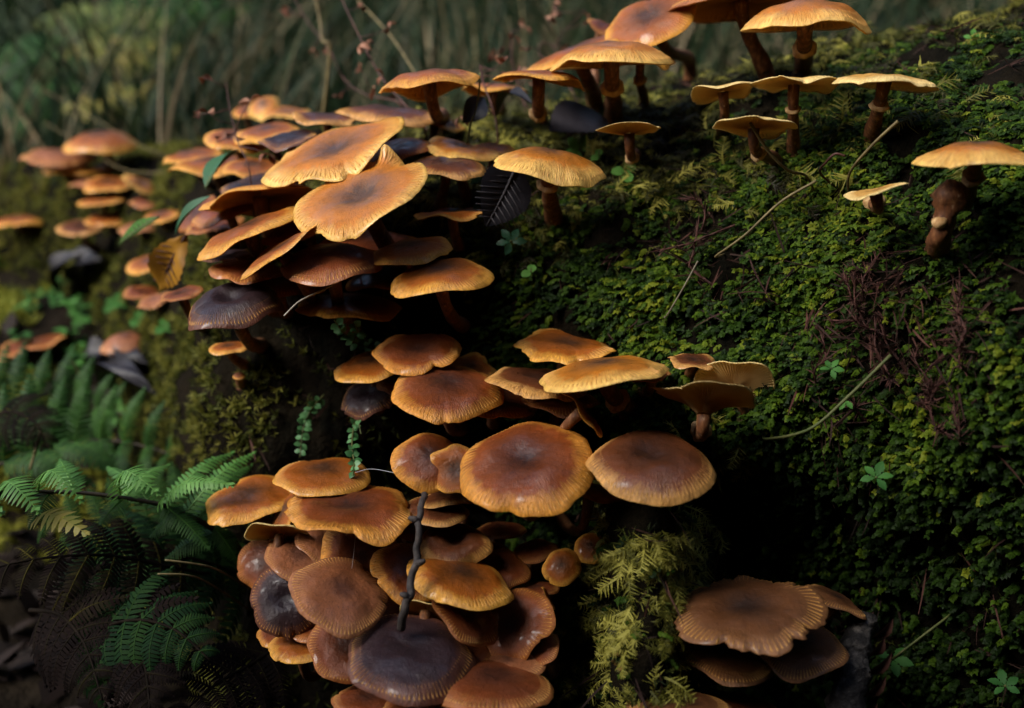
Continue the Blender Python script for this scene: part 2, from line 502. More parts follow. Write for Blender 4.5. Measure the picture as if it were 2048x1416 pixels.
def ground_point(p, dirn=(0, .75, -.66), reach=0.5):
    best = None
    for t in (LOG, TER):
        loc, nor, idx, dist = t.ray_cast(Vector(p), Vector(unit(dirn)), reach)
        if loc is not None and (best is None or dist < best[0]):
            best = (dist, np.array(loc))
    if best is None or best[0] > 0.16:
        for t in (LOG, TER):
            loc, nor, idx, dist = t.find_nearest(Vector(p))
            if loc is not None and (best is None or dist < best[0]):
                best = (dist, np.array(loc))
    return best[1]

# ------------------------------------------------------------------ mushrooms
STYLE = {   # dome height, centre dip, edge lift, edge waves, outline waves, all relative to the cap's radius
    'dome': dict(H=.36, dep=.00, curl=-.02, wav=.020, lob=.030),
    'low':  dict(H=.17, dep=.02, curl=.00, wav=.045, lob=.050),
    'flat': dict(H=.14, dep=.07, curl=.02, wav=.065, lob=.060),
    'wave': dict(H=.13, dep=.04, curl=.03, wav=.095, lob=.060),
    'dish': dict(H=.02, dep=.09, curl=.10, wav=.055, lob=.040),
    'fun':  dict(H=-.10, dep=.16, curl=.00, wav=.030, lob=.030),
    'sad':  dict(H=-.05, dep=.20, curl=.05, wav=.14, lob=.05),
    'roll': dict(H=.20, dep=.16, curl=-.10, wav=.05, lob=.05),
}


def mushroom(u, v, w, h, roll, d, style, tone, label, base=None, ring=None, notch=(), lift=(), rag=0.0, group=None, q=1.0, seed=None, sw=.115, **over):
    st = dict(STYLE[style])
    st.update({k: x for k, x in over.items() if k in st})
    rg = np.random.default_rng(int(u * 7 + v * 13) if seed is None else seed)
    R = 0.5 * w * d / F
    c = P(u, v, d)
    e = PITCH + math.atan((v - 708) / F)
    pitch = math.asin(max(-.98, min(.98, h / w))) - e
    ro = math.radians(roll)
    Rx = np.array([[1, 0, 0], [0, math.cos(pitch), -math.sin(pitch)], [0, math.sin(pitch), math.cos(pitch)]])
    Ry = np.array([[math.cos(ro), 0, math.sin(ro)], [0, 1, 0], [-math.sin(ro), 0, math.cos(ro)]])
    A = Ry @ Rx
    nrm = A @ np.array([0, 0, 1.0])
    q = min(q, .8 if w < 170 else 1.0)
    nt = int(112 * q)
    nr = max(10, int(20 * q))
    phs = rg.uniform(0, 6.28, 12)
    amp = rg.uniform(.4, 1.0, 12)

    lift = list(lift) + [(rg.uniform(0, 360), rg.uniform(12, 32), rg.uniform(-.12, .08)) for _ in range(5)]
    notch = list(notch)
    if rg.uniform() < .8:
        for _ in range(int(rg.integers(1, 4))):
            dg_ = rg.uniform(0, 360)
            notch.append((dg_, rg.uniform(1.6, 4.5), rg.uniform(.03, .14)))
            lift.append((dg_ + 6, 7, rg.uniform(-.05, .06)))

    def outline(t):
        r = np.ones_like(t)
        for i, k in enumerate((2, 3, 4, 5, 7)):
            r = r + 1.25 * st['lob'] * amp[i] * np.cos(k * t + phs[i]) / (1 + .35 * i)
        r = r + .006 * np.sin(23 * t + phs[5]) * np.sin(5 * t + phs[6]) + .003 * np.sin(41 * t + phs[7])
        if rag:
            r = r - rag * np.clip(np.sin(11 * t + phs[8]) * np.sin(6 * t + phs[9]) + .35 * np.sin(29 * t + phs[10]), 0, 1)
        for (dg, wd, dp) in notch:
            x = (np.degrees(t) - dg + 180) % 360 - 180
            r = r - dp * np.exp(-(x / wd) ** 2)
        return r

    def topz(r, t):
        wv = 0
        for i, k in enumerate((2, 3, 5)):
            wv = wv + amp[6 + i] * np.sin(k * t + phs[3 + i]) / (1 + .3 * i)
        lump = .022 * r * (1 - r) * 4 * np.sin(7 * r + phs[1]) * np.sin(2 * t + phs[2]) + .014 * r * np.sin(11 * r + phs[0]) * np.sin(5 * t + phs[7])
        lf = 0
        for (dg, wd, am) in lift:
            x = (np.degrees(t) - dg + 180) % 360 - 180
            lf = lf + am * np.exp(-(x / wd) ** 2)
        return (lf * r ** 5 + st['H'] * (1 - r ** 2.2) - st['dep'] * np.exp(-(r / .30) ** 2) + st['curl'] * r ** 4
                + st['wav'] * wv * r ** 2.5 - .045 * r ** 11 + lump)

    tr, t0 = .018, .11
    th = np.linspace(0, 2 * np.pi, nt, endpoint=False)
    rim = outline(th)
    rr = np.linspace(0, 1, nr + 1)[1:] ** .85
    T, Rr = np.meshgrid(th, rr)
    blend = (Rr ** 2)
    rad = Rr * (1 + (rim[None, :] - 1) * blend)
    z = topz(Rr, T)
    top = np.stack([rad * np.cos(T), rad * np.sin(T), z], -1)
    uvt = np.stack([Rr * np.cos(T), Rr * np.sin(T)], -1)
    zr = topz(np.ones_like(th), th)
    r1 = np.stack([rim * 1.004 * np.cos(th), rim * 1.004 * np.sin(th), zr - tr * .5], -1)
    r2 = np.stack([rim * .975 * np.cos(th), rim * .975 * np.sin(th), zr - tr], -1)
    uvr = np.stack([1.02 * np.cos(th), 1.02 * np.sin(th)], -1)
    V = np.vstack([top.reshape(-1, 3), r1, r2, [[0, 0, topz(0.0, 0.0)]]])
    UV = np.vstack([uvt.reshape(-1, 2), uvr, uvr, [[0, 0]]])
    Q = grid_faces(nr + 2, nt, True)
    j = np.arange(nt)
    C = np.stack([j, (j + 1) % nt, np.full(nt, len(V) - 1)], -1)
    C = np.stack([np.full(nt, len(V) - 1), j, (j + 1) % nt], -1)
    # underside with gills
    ng = int(84 * q)
    tg = np.linspace(0, 2 * np.pi, 2 * ng, endpoint=False)
    rim_g = outline(tg)
    rg_ = np.array([.975, .93, .78, .6, .42, .26, .13])
    TG, RG = np.meshgrid(tg, rg_)
    under = topz(RG, TG) - tr - t0 * (1 - RG) ** .9
    gd = .050 * np.array([0.15, .8, 1, 1, .9, .7, 0.3])[:, None] * (np.arange(2 * ng) % 2)[None, :]
    radg = RG * (1 + (rim_g[None, :] - 1) * RG ** 2)
    gill = np.stack([radg * np.cos(TG), radg * np.sin(TG), under + gd], -1)
    uvg = np.stack([RG * np.cos(TG), RG * np.sin(TG)], -1)
    # the base on the log
    zc = topz(0.0, 0.0) - tr - t0 * .75
    top_p = c + A @ np.array([0, 0, zc]) * R
    if base is not None:
        hb = hit_px(*base)
        bp = hb[1] + unit(hb[1] - CAM) * .005
    else:
        bp = ground_point(c + A @ np.array([0, 0, -.2]) * R, (rg.uniform(-.12, .12), .88, -.46))
        bp = bp + unit(bp - top_p) * .006
    ln = np.linalg.norm(bp - top_p)
    root = thing('mushroom', label, 'mushroom', bp, group)
    W = lambda X: c + (X * R) @ A.T
    cap = mk('cap', W(V), [Q[:, ::-1], C], M[tone], root, UV, origin=bp)
    mk('gills', W(gill.reshape(-1, 3)), [grid_faces(len(rg_), 2 * ng, True)[:, ::-1]], M['gillpale' if tone == 'y' else 'gill'], cap, uvg.reshape(-1, 2), smooth=False, origin=bp)
    p1 = top_p - nrm * ln * .38
    p2 = bp + (np.array([0, -.10, .95]) if base is not None else np.array([0, -.6, .25])) * ln * .30
    tt = np.linspace(0, 1, 18)[:, None]
    path = (1 - tt) ** 3 * top_p + 3 * (1 - tt) ** 2 * tt * p1 + 3 * (1 - tt) * tt ** 2 * p2 + tt ** 3 * bp
    rs = max(R * sw, .0022)
    radii = rs * (1.25 - .35 * np.sin(np.pi * np.clip(tt[:, 0] * 1.6, 0, 1)) * .6 + .35 * tt[:, 0] ** 1.5)
    radii = radii * (1 + .05 * np.sin(tt[:, 0] * 19 + phs[0]))
    SV, SF = tube(path, radii, 14)
    stem = mk('stem', SV, SF, M['stem'], root, origin=bp)
    if ring is not None:
        k = ring * 17
        i = int(k)
        pc = path[i] + (path[min(i + 1, 17)] - path[i]) * (k - i)
        ax = unit(path[max(i - 1, 0)] - path[min(i + 1, 17)])
        x = unit(np.cross(ax, [0, 1, 0.1]))
        y = np.cross(ax, x)
        r0 = radii[i]
        a = np.linspace(0, 2 * np.pi, 28, endpoint=False)
        wob = .12 * np.sin(3 * a + phs[4]) + .08 * np.sin(7 * a + phs[5])
        prof = [(.95, .35, 0), (1.25, .22, .2), (1.58, -.10, 1), (1.50, -.28, 1), (1.12, -.20, .3), (.95, -.30, 0)]
        RV = np.vstack([[pc + r0 * ((p + q_ * wob_) * (math.cos(t) * x + math.sin(t) * y) + (z_ + q_ * wob_ * .6) * ax)
                         for t, wob_ in zip(a, wob)] for p, z_, q_ in prof])
        mk('ring', RV, [grid_faces(len(prof), 28, True)], M['ring'], stem, origin=bp)
    return root


MUSH = [
    # -- along the crest of the log
    (1610, 46, 246, -14, -2, .50, 'dome', 'g', 'tall domed golden mushroom with ringed stem standing above two touching caps', dict(base=(1603, 165), ring=.30)),
    (1588, 165, 166, -26, 2, .490, 'low', 'y', 'creamy rimmed flat mushroom, the left of two touching caps on mossy slope', dict(base=(1585, 320), ring=.26, H=.05, dep=.0)),
    (1768, 166, 200, -6, 5, .470, 'low', 'y', 'pale flat mushroom whose cap tip touches the creamy rimmed one', dict(base=(1738, 300), ring=.27)),
    (1446, 184, 130, -36, -6, .505, 'wave', 'y', 'small wavy pale mushroom with fluted underside on olive moss', dict(base=(1440, 285))),
    (1508, 248, 168, -32, 4, .470, 'low', 'y', 'lemon cream mushroom with thin bent stem under the two touching caps', dict(base=(1553, 345), ring=.30, H=.02)),
    (1258, 257, 126, -26, -2, .500, 'wave', 'y', 'little pale upturned mushroom alone on moss beneath the broad ringed one', dict(base=(1270, 335), ring=.32, H=-.02, wav=.05)),
    (1952, 318, 228, 8, -1, .420, 'dome', 'g', 'smooth golden mushroom with ringed stem beside a withered brown stump', dict(base=(1925, 425), ring=.30, H=.30)),
    (1750, 380, 116, 3, -15, .445, 'flat', 'y', 'tiny tilted thin mushroom low in the bright leafy moss', dict(base=(1742, 425), ring=.7, H=.04)),
    (1482, 8, 286, -62, 0, .550, 'low', 'r', 'large dark mushroom showing brown gills overhead with blackened stem', dict(base=(1535, 175), sw=.085)),
    (1300, 38, 184, 86, -28, .555, 'low', 'o', 'tilted brown mushroom with dark dimple leaning over the broad ringed one', dict(H=.16, dep=.05, base=(1380, 170))),
    (1223, 122, 250, -10, -2, .520, 'dome', 'g', 'broad golden mushroom with thick ringed stem on the log crest', dict(base=(1226, 258), ring=.26, H=.30)),
    (1282, 112, 140, 2, 4, .555, 'low', 'o', 'slim mushroom half hidden behind the broad golden ringed one', dict(base=(1288, 222), ring=.25)),
    (1155, 108, 220, 4, -19, .575, 'low', 'o', 'slanting orange mushroom sloping up behind the broad golden ringed one', dict(base=(1190, 230))),
    (1203, 52, 66, 20, 15, .640, 'wave', 'r', 'small crumpled brown mushroom peeking above the slanting orange one', dict(base=(1190, 215), q=.6)),
    (1078, 158, 188, -8, 2, .530, 'wave', 'o', 'wavy edged orange mushroom with ringed stem beside a serrated black leaf', dict(base=(1082, 262), ring=.28, H=.18, wav=.05)),
    (990, 180, 132, -14, 3, .610, 'low', 'o', 'soft orange mushroom standing behind the wavy edged one', dict(base=(1003, 238), q=.7)),
    (858, 166, 202, -18, -7, .535, 'sad', 'o', 'arched saddle shaped orange mushroom with black stem rising above the clump', dict(base=(888, 275), H=.24, dep=0, wav=.08, curl=-.03)),
    # -- the big upper clump
    (672, 302, 288, 104, -17, .530, 'flat', 'g', 'very large golden cap with grey dimple, uppermost of the big clump', dict(H=.12, dep=.10, curl=.03, notch=[(60, 14, .04)])),
    (722, 392, 282, 128, -19, .485, 'flat', 'g', 'very large golden cap with black centre and a torn horn at its edge', dict(H=.10, dep=.12, curl=.03, notch=[(38, 7, .16), (98, 22, .08), (60, 8, -.06)], lift=[(60, 9, .34), (80, 14, .08)])),
    (893, 332, 152, 38, 3, .525, 'low', 'b', 'brown topped mushroom on dark stem right behind the torn horn', dict(base=(880, 435))),
    (922, 298, 150, 26, 10, .548, 'flat', 'g', 'thin yellow edged mushroom wedged behind the brown topped one', dict(base=(937, 425))),
    (985, 297, 100, 16, 3, .565, 'low', 'o', 'small orange cap tucked behind the smooth domed mushroom', dict(base=(985, 370))),
    (1098, 330, 232, 34, 7, .500, 'dome', 'g', 'smooth domed yellow mushroom with ringed freckled stem beside black leaf', dict(base=(1108, 462), ring=.26, H=.27)),
    (790, 302, 150, 44, -14, .548, 'low', 'r', 'russet cap squeezed between the two very large golden caps', {}),
    (905, 430, 160, 16, -2, .530, 'wave', 'o', 'thin wavy orange cap below the brown topped mushroom, touching black leaf', {}),
    (820, 500, 166, 46, -7, .500, 'low', 'o', 'plain orange oval cap with wet lip under the torn horn cap', dict(H=.16, dep=0)),
    (878, 552, 198, 68, -5, .485, 'low', 'o', 'freckled orange oval cap, lowest on the moss side of the upper clump', dict(H=.20, dep=0, notch=[(262, 8, .015)])),
    (665, 526, 212, 66, 0, .496, 'dome', 'r', 'russet fluted cap directly beneath the torn horn cap', dict(H=.30)),
    (562, 500, 192, 40, -30, .490, 'flat', 'o', 'steeply tilted golden edged cap in front of the russet fluted one', dict(H=.12)),
    (497, 462, 234, 46, -21, .520, 'low', 'o', 'long slanting brown orange cap at the left flank of the clump', dict(H=.14)),
    (522, 398, 236, -42, -7, .560, 'low', 'o', 'broad cap turned up to show amber gills above the slanting one', dict(H=.16)),
    (492, 540, 148, 36, 6, .515, 'low', 'r', 'dark russet cap between the slanting cap and the blackened one', {}),
    (452, 512, 112, 22, -4, .545, 'flat', 'k', 'grey violet thin cap edge under the long slanting one', {}),
    (463, 600, 198, 82, -7, .500, 'roll', 'k', 'blackened violet cap with brown fluted rim and a radial fold', dict(dep=.22, notch=[(160, 9, .10)])),
    (696, 612, 216, 44, 3, .535, 'low', 'o', 'dim orange cap at the bottom of the upper clump above green sprig', dict(H=.16)),
    (362, 588, 84, 30, -12, .560, 'flat', 'r', 'little russet cap beside the blackened violet one', {}),
    (655, 236, 150, 16, 2, .590, 'wave', 'b', 'ragged dark brown cap behind the uppermost golden cap', dict(rag=.05)),
    (780, 230, 205, 14, 5, .600, 'low', 'b', 'long flat dark brown cap behind the uppermost golden cap', {}),
    (868, 248, 130, 16, 6, .620, 'flat', 'o', 'orange cap behind the black stem of the saddle shaped mushroom', {}),
    (578, 276, 120, 28, -8, .575, 'flat', 'k', 'violet grey cap edge at the left of the uppermost golden cap', {}),
    (476, 280, 132, 36, 8, .660, 'low', 'o', 'blurred orange cap behind the clump beside a thin dark stalk', dict(q=.7)),
    (535, 264, 126, 36, -6, .650, 'low', 'o', 'blurred orange cap behind the violet grey edge', dict(q=.7)),
    (382, 312, 122, 26, -6, .720, 'low', 'o', 'blurred russet cap at the back, above the dark green leaf', dict(q=.7)),
    (430, 330, 184, 24, -3, .690, 'low', 'o', 'wide blurred orange cap with black shade beneath, behind dark green leaf', dict(q=.7)),
    (508, 334, 112, 36, 2, .630, 'low', 'o', 'blurred orange cap between the green leaf and the uppermost golden cap', dict(q=.7)),
    (508, 366, 140, 34, -10, .605, 'flat', 'k', 'grey streaked cap on top of the amber gilled one', dict(q=.7)),
    (528, 214, 66, 44, -10, .790, 'dome', 'g', 'bright orange rounded mushroom at the very back against the grass', dict(q=.6)),
    (572, 226, 104, 22, 4, .780, 'wave', 'g', 'wavy orange mushroom at the very back against the grass', dict(q=.6)),
    (492, 222, 54, 26, 0, .800, 'low', 'o', 'small orange mushroom at the very back against the grass', dict(q=.6)),
    (395, 428, 98, 56, -30, .640, 'low', 'r', 'purplish russet cap under the pale leaf blade', dict(q=.8)),
    (428, 452, 122, 26, -9, .620, 'flat', 'r', 'russet cap edge behind the amber leaf, under the gilled cap', dict(q=.8)),
    (610, 452, 180, 50, -16, .540, 'low', 'm', 'chestnut cap wedged behind the steeply tilted golden edged one', {}),
    (742, 486, 190, 60, 2, .535, 'low', 'r', 'shaded russet cap under the torn horn cap beside the plain oval one', {}),
    (560, 560, 170, 50, 6, .530, 'low', 'r', 'shaded russet cap between the blackened cap and the fluted one', {}),
    (455, 420, 150, 40, -16, .590, 'low', 'r', 'dim russet cap under the amber gills', {}),
    (770, 556, 150, 44, -4, .540, 'low', 'm', 'shaded chestnut cap behind the freckled oval one', {}),
    # -- the distant clump at the far end
    (203, 288, 142, 26, -2, .930, 'dome', 'o', 'broad domed mushroom crowning the distant clump at the log end', dict(q=.6)),
    (118, 314, 144, 24, 4, .940, 'low', 't', 'pinkish flat mushroom at the outer edge of the distant clump', dict(q=.6)),
    (160, 337, 136, 12, 5, .950, 'flat', 'o', 'thin mushroom seen edge on just below the pinkish flat one', dict(q=.6)),
    (216, 368, 98, 28, 2, .900, 'low', 'o', 'rounded orange mushroom right under the broad domed one crowning the distant clump', dict(q=.6)),
    (168, 366, 62, 12, -6, .910, 'low', 't', 'little tan mushroom under the edge on one in the distant clump', dict(q=.6)),
    (285, 370, 84, 14, 28, .860, 'flat', 'g', 'steeply tilted yellow edged mushroom in the distant clump', dict(q=.6)),
    (205, 402, 90, 14, -2, .890, 'low', 'o', 'thin orange mushroom halfway down the distant clump', dict(q=.6)),
    (298, 404, 78, 18, 3, .850, 'low', 'r', 'russet pale rimmed mushroom below the steeply tilted yellow edged one', dict(q=.6)),
    (163, 454, 94, 34, 0, .880, 'flat', 'b', 'orange edged dark centred mushroom, lowest of the distant clump on moss', dict(q=.6)),
    (215, 438, 84, 26, 4, .890, 'low', 'o', 'orange mushroom overlapping the dark centred lowest one of the distant clump', dict(q=.6)),
    (34, 442, 100, 20, -2, .960, 'low', 'o', 'lone blurred mushroom on far moss beyond the distant clump', dict(q=.6)),
    (282, 454, 94, 18, -3, .830, 'low', 't', 'pale tan mushroom crossed by the slender green leaf blade', dict(q=.6)),
    (322, 432, 74, 24, -6, .800, 'low', 'o', 'small orange mushroom just behind the slender green leaf blade', dict(q=.6)),
    (298, 526, 96, 40, -6, .760, 'low', 'o', 'blurred tan mushroom beside the hanging amber leaf', dict(q=.7)),
    (286, 586, 78, 24, 10, .740, 'wave', 'r', 'blurred wavy russet mushroom below the amber leaf', dict(q=.7)),
    (308, 600, 70, 30, -16, .720, 'wave', 't', 'blurred pinkish folded mushroom below the amber leaf', dict(q=.7)),
    (62, 692, 142, 40, -9, .850, 'wave', 'r', 'lone russet mushroom lying in moss above the green ferns', dict(q=.7)),
    (252, 692, 98, 34, 0, .765, 'dome', 't', 'tan rounded mushroom sunk in moss above the green ferns', dict(q=.7, H=.55)),
    (457, 695, 76, 24, -2, .552, 'low', 'o', 'tiny white rimmed mushroom below the blackened violet cap', dict(base=(495, 745))),
    (478, 752, 26, 12, 0, .556, 'dome', 'o', 'minute brown mushroom button under the tiny white rimmed one', dict(base=(485, 775), q=.5)),
    # -- the middle shelf
    (838, 702, 174, 82, -3, .505, 'flat', 'm', 'brown topped notched cap, uppermost at the left of the middle shelf', dict(notch=[(298, 9, .08), (330, 12, .08), (20, 20, .05)], rag=.02)),
    (742, 730, 158, 62, -8, .520, 'low', 'o', 'orange oval cap at the left end of the middle shelf', {}),
    (738, 788, 122, 74, -18, .530, 'roll', 'k', 'dark purple cap hanging under the left end of the middle shelf', {}),
    (892, 780, 224, 112, 3, .485, 'low', 'm', 'large glossy orange cap at the left front of the middle shelf', dict(notch=[(300, 20, .07)], H=.2)),
    (940, 735, 110, 46, 10, .515, 'wave', 'o', 'orange flap behind the large glossy orange cap', {}),
    (1076, 762, 206, 56, 8, .490, 'flat', 'b', 'dark cap with crinkled orange rim under the ragged one', dict(rag=.03)),
    (1132, 692, 206, 56, 5, .505, 'wave', 'o', 'ragged nibbled cap lying against leafy moss above the middle shelf', dict(rag=.07, notch=[(250, 10, .12), (283, 8, .12)])),
    (1207, 746, 270, 44, -7, .462, 'low', 'g', 'wide yellow rimmed mushroom with ringed stem on the middle shelf', dict(base=(1262, 850), ring=.42, H=.18, dep=0)),
    (1410, 786, 194, -42, 7, .450, 'sad', 'y', 'yellow funnel mushroom with curled edge and ringed stem', dict(base=(1398, 880), ring=.6, H=-.16, wav=.09)),
    (1468, 775, 158, -118, 14, .478, 'low', 'y', 'upturned fan of pale gills behind the yellow funnel mushroom', dict(base=(1500, 850), H=.06)),
    (1302, 752, 78, 22, -8, .482, 'flat', 'r', 'small russet cap under the tip of the wide yellow rimmed one', {}),
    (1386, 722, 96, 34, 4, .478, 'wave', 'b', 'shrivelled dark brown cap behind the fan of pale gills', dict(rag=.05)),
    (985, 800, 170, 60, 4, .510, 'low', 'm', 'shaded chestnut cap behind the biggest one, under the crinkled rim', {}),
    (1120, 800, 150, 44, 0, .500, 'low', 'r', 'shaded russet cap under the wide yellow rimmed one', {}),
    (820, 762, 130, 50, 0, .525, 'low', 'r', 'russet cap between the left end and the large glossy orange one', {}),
    # -- the two big caps and their neighbours
    (1050, 926, 284, 182, -10, .452, 'roll', 'm', 'biggest glossy orange brown cap with wet dark dimple and notched lip', dict(H=.20, dep=.13, curl=-.06, notch=[(252, 7, .09), (308, 10, .05)], lob=.045)),
    (1303, 918, 260, 132, 2, .440, 'roll', 'b', 'round dark brown cap with pale rim next to the hanging moss', dict(H=.20, dep=.13, curl=-.08, lob=.02, notch=[(130, 20, .06)])),
    (858, 922, 146, 116, 14, .475, 'dome', 'm', 'striped copper cap above the top of the thin dark twig', {}),
    (912, 940, 108, 104, 10, .468, 'flat', 'o', 'pale edged cap squeezed between the copper cap and the biggest one', {}),
    (1166, 822, 118, 30, 52, .462, 'flat', 'o', 'curled edge on cap dropping between the two big caps', {}),
    (1178, 985, 154, 38, 2, .480, 'low', 'o', 'dim orange cap under the gap between the two big caps', {}),
    # -- the lower clump
    (645, 949, 186, 74, 0, .500, 'low', 'o', 'oval orange cap touched by a hanging green sprig', {}),
    (700, 1016, 267, 104, 1, .475, 'flat', 'm', 'wide orange cap with dark dimple, crowning the lower clump', dict(H=.12, dep=.08)),
    (503, 996, 188, 93, -4, .520, 'low', 'o', 'brown orange cap beside the tip of the green fern', {}),
    (572, 1025, 121, 70, -52, .505, 'low', 'o', 'sideways cap standing between the fern side cap and the wide one', {}),
    (560, 1068, 132, -39, 4, .495, 'wave', 'y', 'upturned olive gilled cap under the fern side cap', {}),
    (652, 1086, 121, 90, 24, .495, 'low', 't', 'tan cap below the wide orange one, left of its middle', {}),
    (722, 1116, 169, 144, 22, .475, 'low', 'm', 'rounded orange brown cap in the middle of the lower clump', {}),
    (598, 1114, 137, 84, 12, .490, 'low', 't', 'pinkish tan cap over the black hearted one', {}),
    (682, 1188, 204, 142, 22, .452, 'low', 't', 'freckled pinkish cap with straight cut edge in the lower clump', dict(notch=[(335, 24, .08)])),
    (572, 1197, 148, 158, 10, .475, 'roll', 'k', 'black hearted cap with orange rim at the left of lower clump', {}),
    (525, 1129, 107, 116, -10, .512, 'low', 'r', 'dim russet cap at the outer left of the lower clump', {}),
    (898, 995, 130, 32, -4, .492, 'low', 'b', 'thin brown cap, upper of two stacked right beside the twig', {}),
    (872, 1020, 135, 58, 4, .487, 'low', 'b', 'brown cap, lower of two stacked right behind the twig', {}),
    (908, 1082, 153, 88, 4, .480, 'roll', 'b', 'dished dark centred cap below the stacked pair beside the twig', dict(dep=.25)),
    (818, 1056, 107, 39, 12, .498, 'low', 'r', 'small russet cap left of the twig under the wide orange one', {}),
    (822, 1141, 153, 125, 26, .475, 'low', 'm', 'orange brown cap crossed by the thin dark twig', {}),
    (922, 1156, 213, 93, 14, .460, 'low', 'o', 'broad orange cap just to the right of the twig', {}),
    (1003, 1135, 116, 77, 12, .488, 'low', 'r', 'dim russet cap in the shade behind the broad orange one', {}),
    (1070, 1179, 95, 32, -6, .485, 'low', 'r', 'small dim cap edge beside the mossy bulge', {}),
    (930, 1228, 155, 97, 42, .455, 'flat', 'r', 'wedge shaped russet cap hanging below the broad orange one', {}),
    (852, 1226, 107, -46, 14, .462, 'low', 'y', 'pale gilled underside glimpsed at the foot of the twig', {}),
    (818, 1301, 260, 169, 4, .440, 'roll', 'k', 'large blackish purple shiny cap at the bottom of the clump', dict(H=.16, dep=.06, curl=-.06)),
    (690, 1294, 148, 130, 14, .462, 'low', 'r', 'russet cap left of the large blackish purple one', {}),
    (604, 1289, 130, 63, 4, .478, 'low', 'o', 'small dim orange cap at the lower left end of the clump', {}),
    (1028, 1250, 165, 142, -36, .465, 'flat', 'r', 'dark wet russet cap leaning on the mossy bulge', {}),
    (990, 1368, 241, 95, 4, .435, 'low', 'r', 'broad dim red brown cap at the bottom beside the moss tuft', {}),
    (1016, 1329, 144, 70, -6, .455, 'low', 't', 'pinkish cap resting above the broad dim red brown one', {}),
    (735, 1399, 137, 70, 4, .450, 'low', 'r', 'dim cap under the russet one at the very bottom', {}),
    (850, 1408, 197, 81, 0, .445, 'low', 'r', 'dim cap under the large blackish purple one', {}),
    (1124, 1133, 79, 74, -14, .478, 'dome', 'o', 'round brown button mushroom against the mossy bulge', {}),
    (1182, 1095, 70, 63, -10, .482, 'dome', 'o', 'small round button mushroom under the dim orange cap', {}),
    (1096, 1195, 51, 19, 62, .475, 'flat', 'o', 'thin folded cap edge beneath the round button', {}),
    (772, 1082, 130, 60, 10, .500, 'low', 'o', 'orange cap wedged under the wide one, behind the rounded brown cap', {}),
    (880, 1128, 140, 70, 0, .490, 'low', 'm', 'chestnut cap behind the broad orange one beside the twig', {}),
    (655, 1150, 130, 84, 10, .488, 'low', 'r', 'russet cap hidden behind the freckled pinkish one', {}),
    (765, 1228, 136, 90, 6, .472, 'low', 'm', 'chestnut cap filling the gap left of the twig foot', {}),
    (962, 1208, 130, 70, 10, .478, 'low', 'r', 'russet cap behind the wedge shaped one', {}),
    (640, 1248, 120, 76, 0, .480, 'low', 'r', 'dim russet cap under the freckled pinkish one', {}),
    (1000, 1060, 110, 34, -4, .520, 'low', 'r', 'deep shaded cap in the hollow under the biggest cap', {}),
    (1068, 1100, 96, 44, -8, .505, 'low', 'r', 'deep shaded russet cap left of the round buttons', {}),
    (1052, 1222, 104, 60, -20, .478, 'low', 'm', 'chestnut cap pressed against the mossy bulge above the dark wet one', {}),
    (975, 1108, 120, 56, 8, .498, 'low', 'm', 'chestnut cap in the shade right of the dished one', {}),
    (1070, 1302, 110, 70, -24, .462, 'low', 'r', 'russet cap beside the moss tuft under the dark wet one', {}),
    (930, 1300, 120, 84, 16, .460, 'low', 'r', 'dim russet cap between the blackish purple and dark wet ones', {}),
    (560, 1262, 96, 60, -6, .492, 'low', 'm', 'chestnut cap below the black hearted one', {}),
    # -- the dark shelf at the foot of the moss wall
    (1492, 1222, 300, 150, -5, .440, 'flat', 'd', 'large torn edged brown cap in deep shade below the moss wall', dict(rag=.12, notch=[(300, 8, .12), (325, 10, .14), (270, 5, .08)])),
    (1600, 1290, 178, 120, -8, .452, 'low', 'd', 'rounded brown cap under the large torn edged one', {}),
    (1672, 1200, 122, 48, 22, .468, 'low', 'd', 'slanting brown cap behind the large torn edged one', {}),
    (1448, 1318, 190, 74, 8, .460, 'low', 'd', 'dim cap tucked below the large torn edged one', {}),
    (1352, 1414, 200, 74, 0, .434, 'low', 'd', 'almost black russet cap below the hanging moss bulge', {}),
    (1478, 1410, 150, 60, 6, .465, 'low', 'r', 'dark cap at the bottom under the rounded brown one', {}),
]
for (u, v, w, h, roll, d, style, tone, label, opt) in MUSH:
    mushroom(u, v, w, h, roll, d, style, tone, label, group='mushrooms growing on the log', **opt)
# a withered stump of a mushroom next to the golden one at the edge
hb = hit_px(1872, 505)
b0 = hb[1] + unit(hb[1] - CAM) * .004
path = catmull([b0, P(1880, 470, .440), P(1893, 425, .437), P(1905, 395, .436), P(1925, 372, .438)], 20)
rad = np.interp(np.linspace(0, 1, 20), [0, .3, .5, .68, .85, 1], [.0052, .0042, .0045, .0085, .0075, .002])
V_, F_ = tube(path, rad, 14)
V_ = V_ + np.array([[.0018 * mnoise.noise(Vector(p * 300)), .0018 * mnoise.noise(Vector(p * 280 + 5)), .001 * mnoise.noise(Vector(p * 310 + 9))] for p in V_])
wroot = thing('withered_mushroom', 'withered crumpled brown mushroom stump leaning beside the smooth golden mushroom', 'mushroom', b0)
mk('shrivelled_body', V_, F_, M['stem'], wroot, origin=b0)
cpt = catmull([P(1866, 440, .437), P(1880, 447, .433), P(1893, 438, .436)], 6)
V_, F_ = tube(cpt, [.0008, .0022, .0028, .0026, .0018, .0006], 8)
mk('torn_ring', V_, F_, M['ring'], wroot, origin=b0)

# ------------------------------------------------------------------ moss
def frames(nrm, toward, rg):
    """Rotation matrices whose z column is the growth direction and whose x column lies along a random side."""
    z = nrm / (np.linalg.norm(nrm, axis=1)[:, None] + 1e-9)
    t = toward - z * (toward * z).sum(1)[:, None]
    x = t / (np.linalg.norm(t, axis=1)[:, None] + 1e-9)
    y = np.cross(z, x)
    return np.stack([x, y, z], -1)


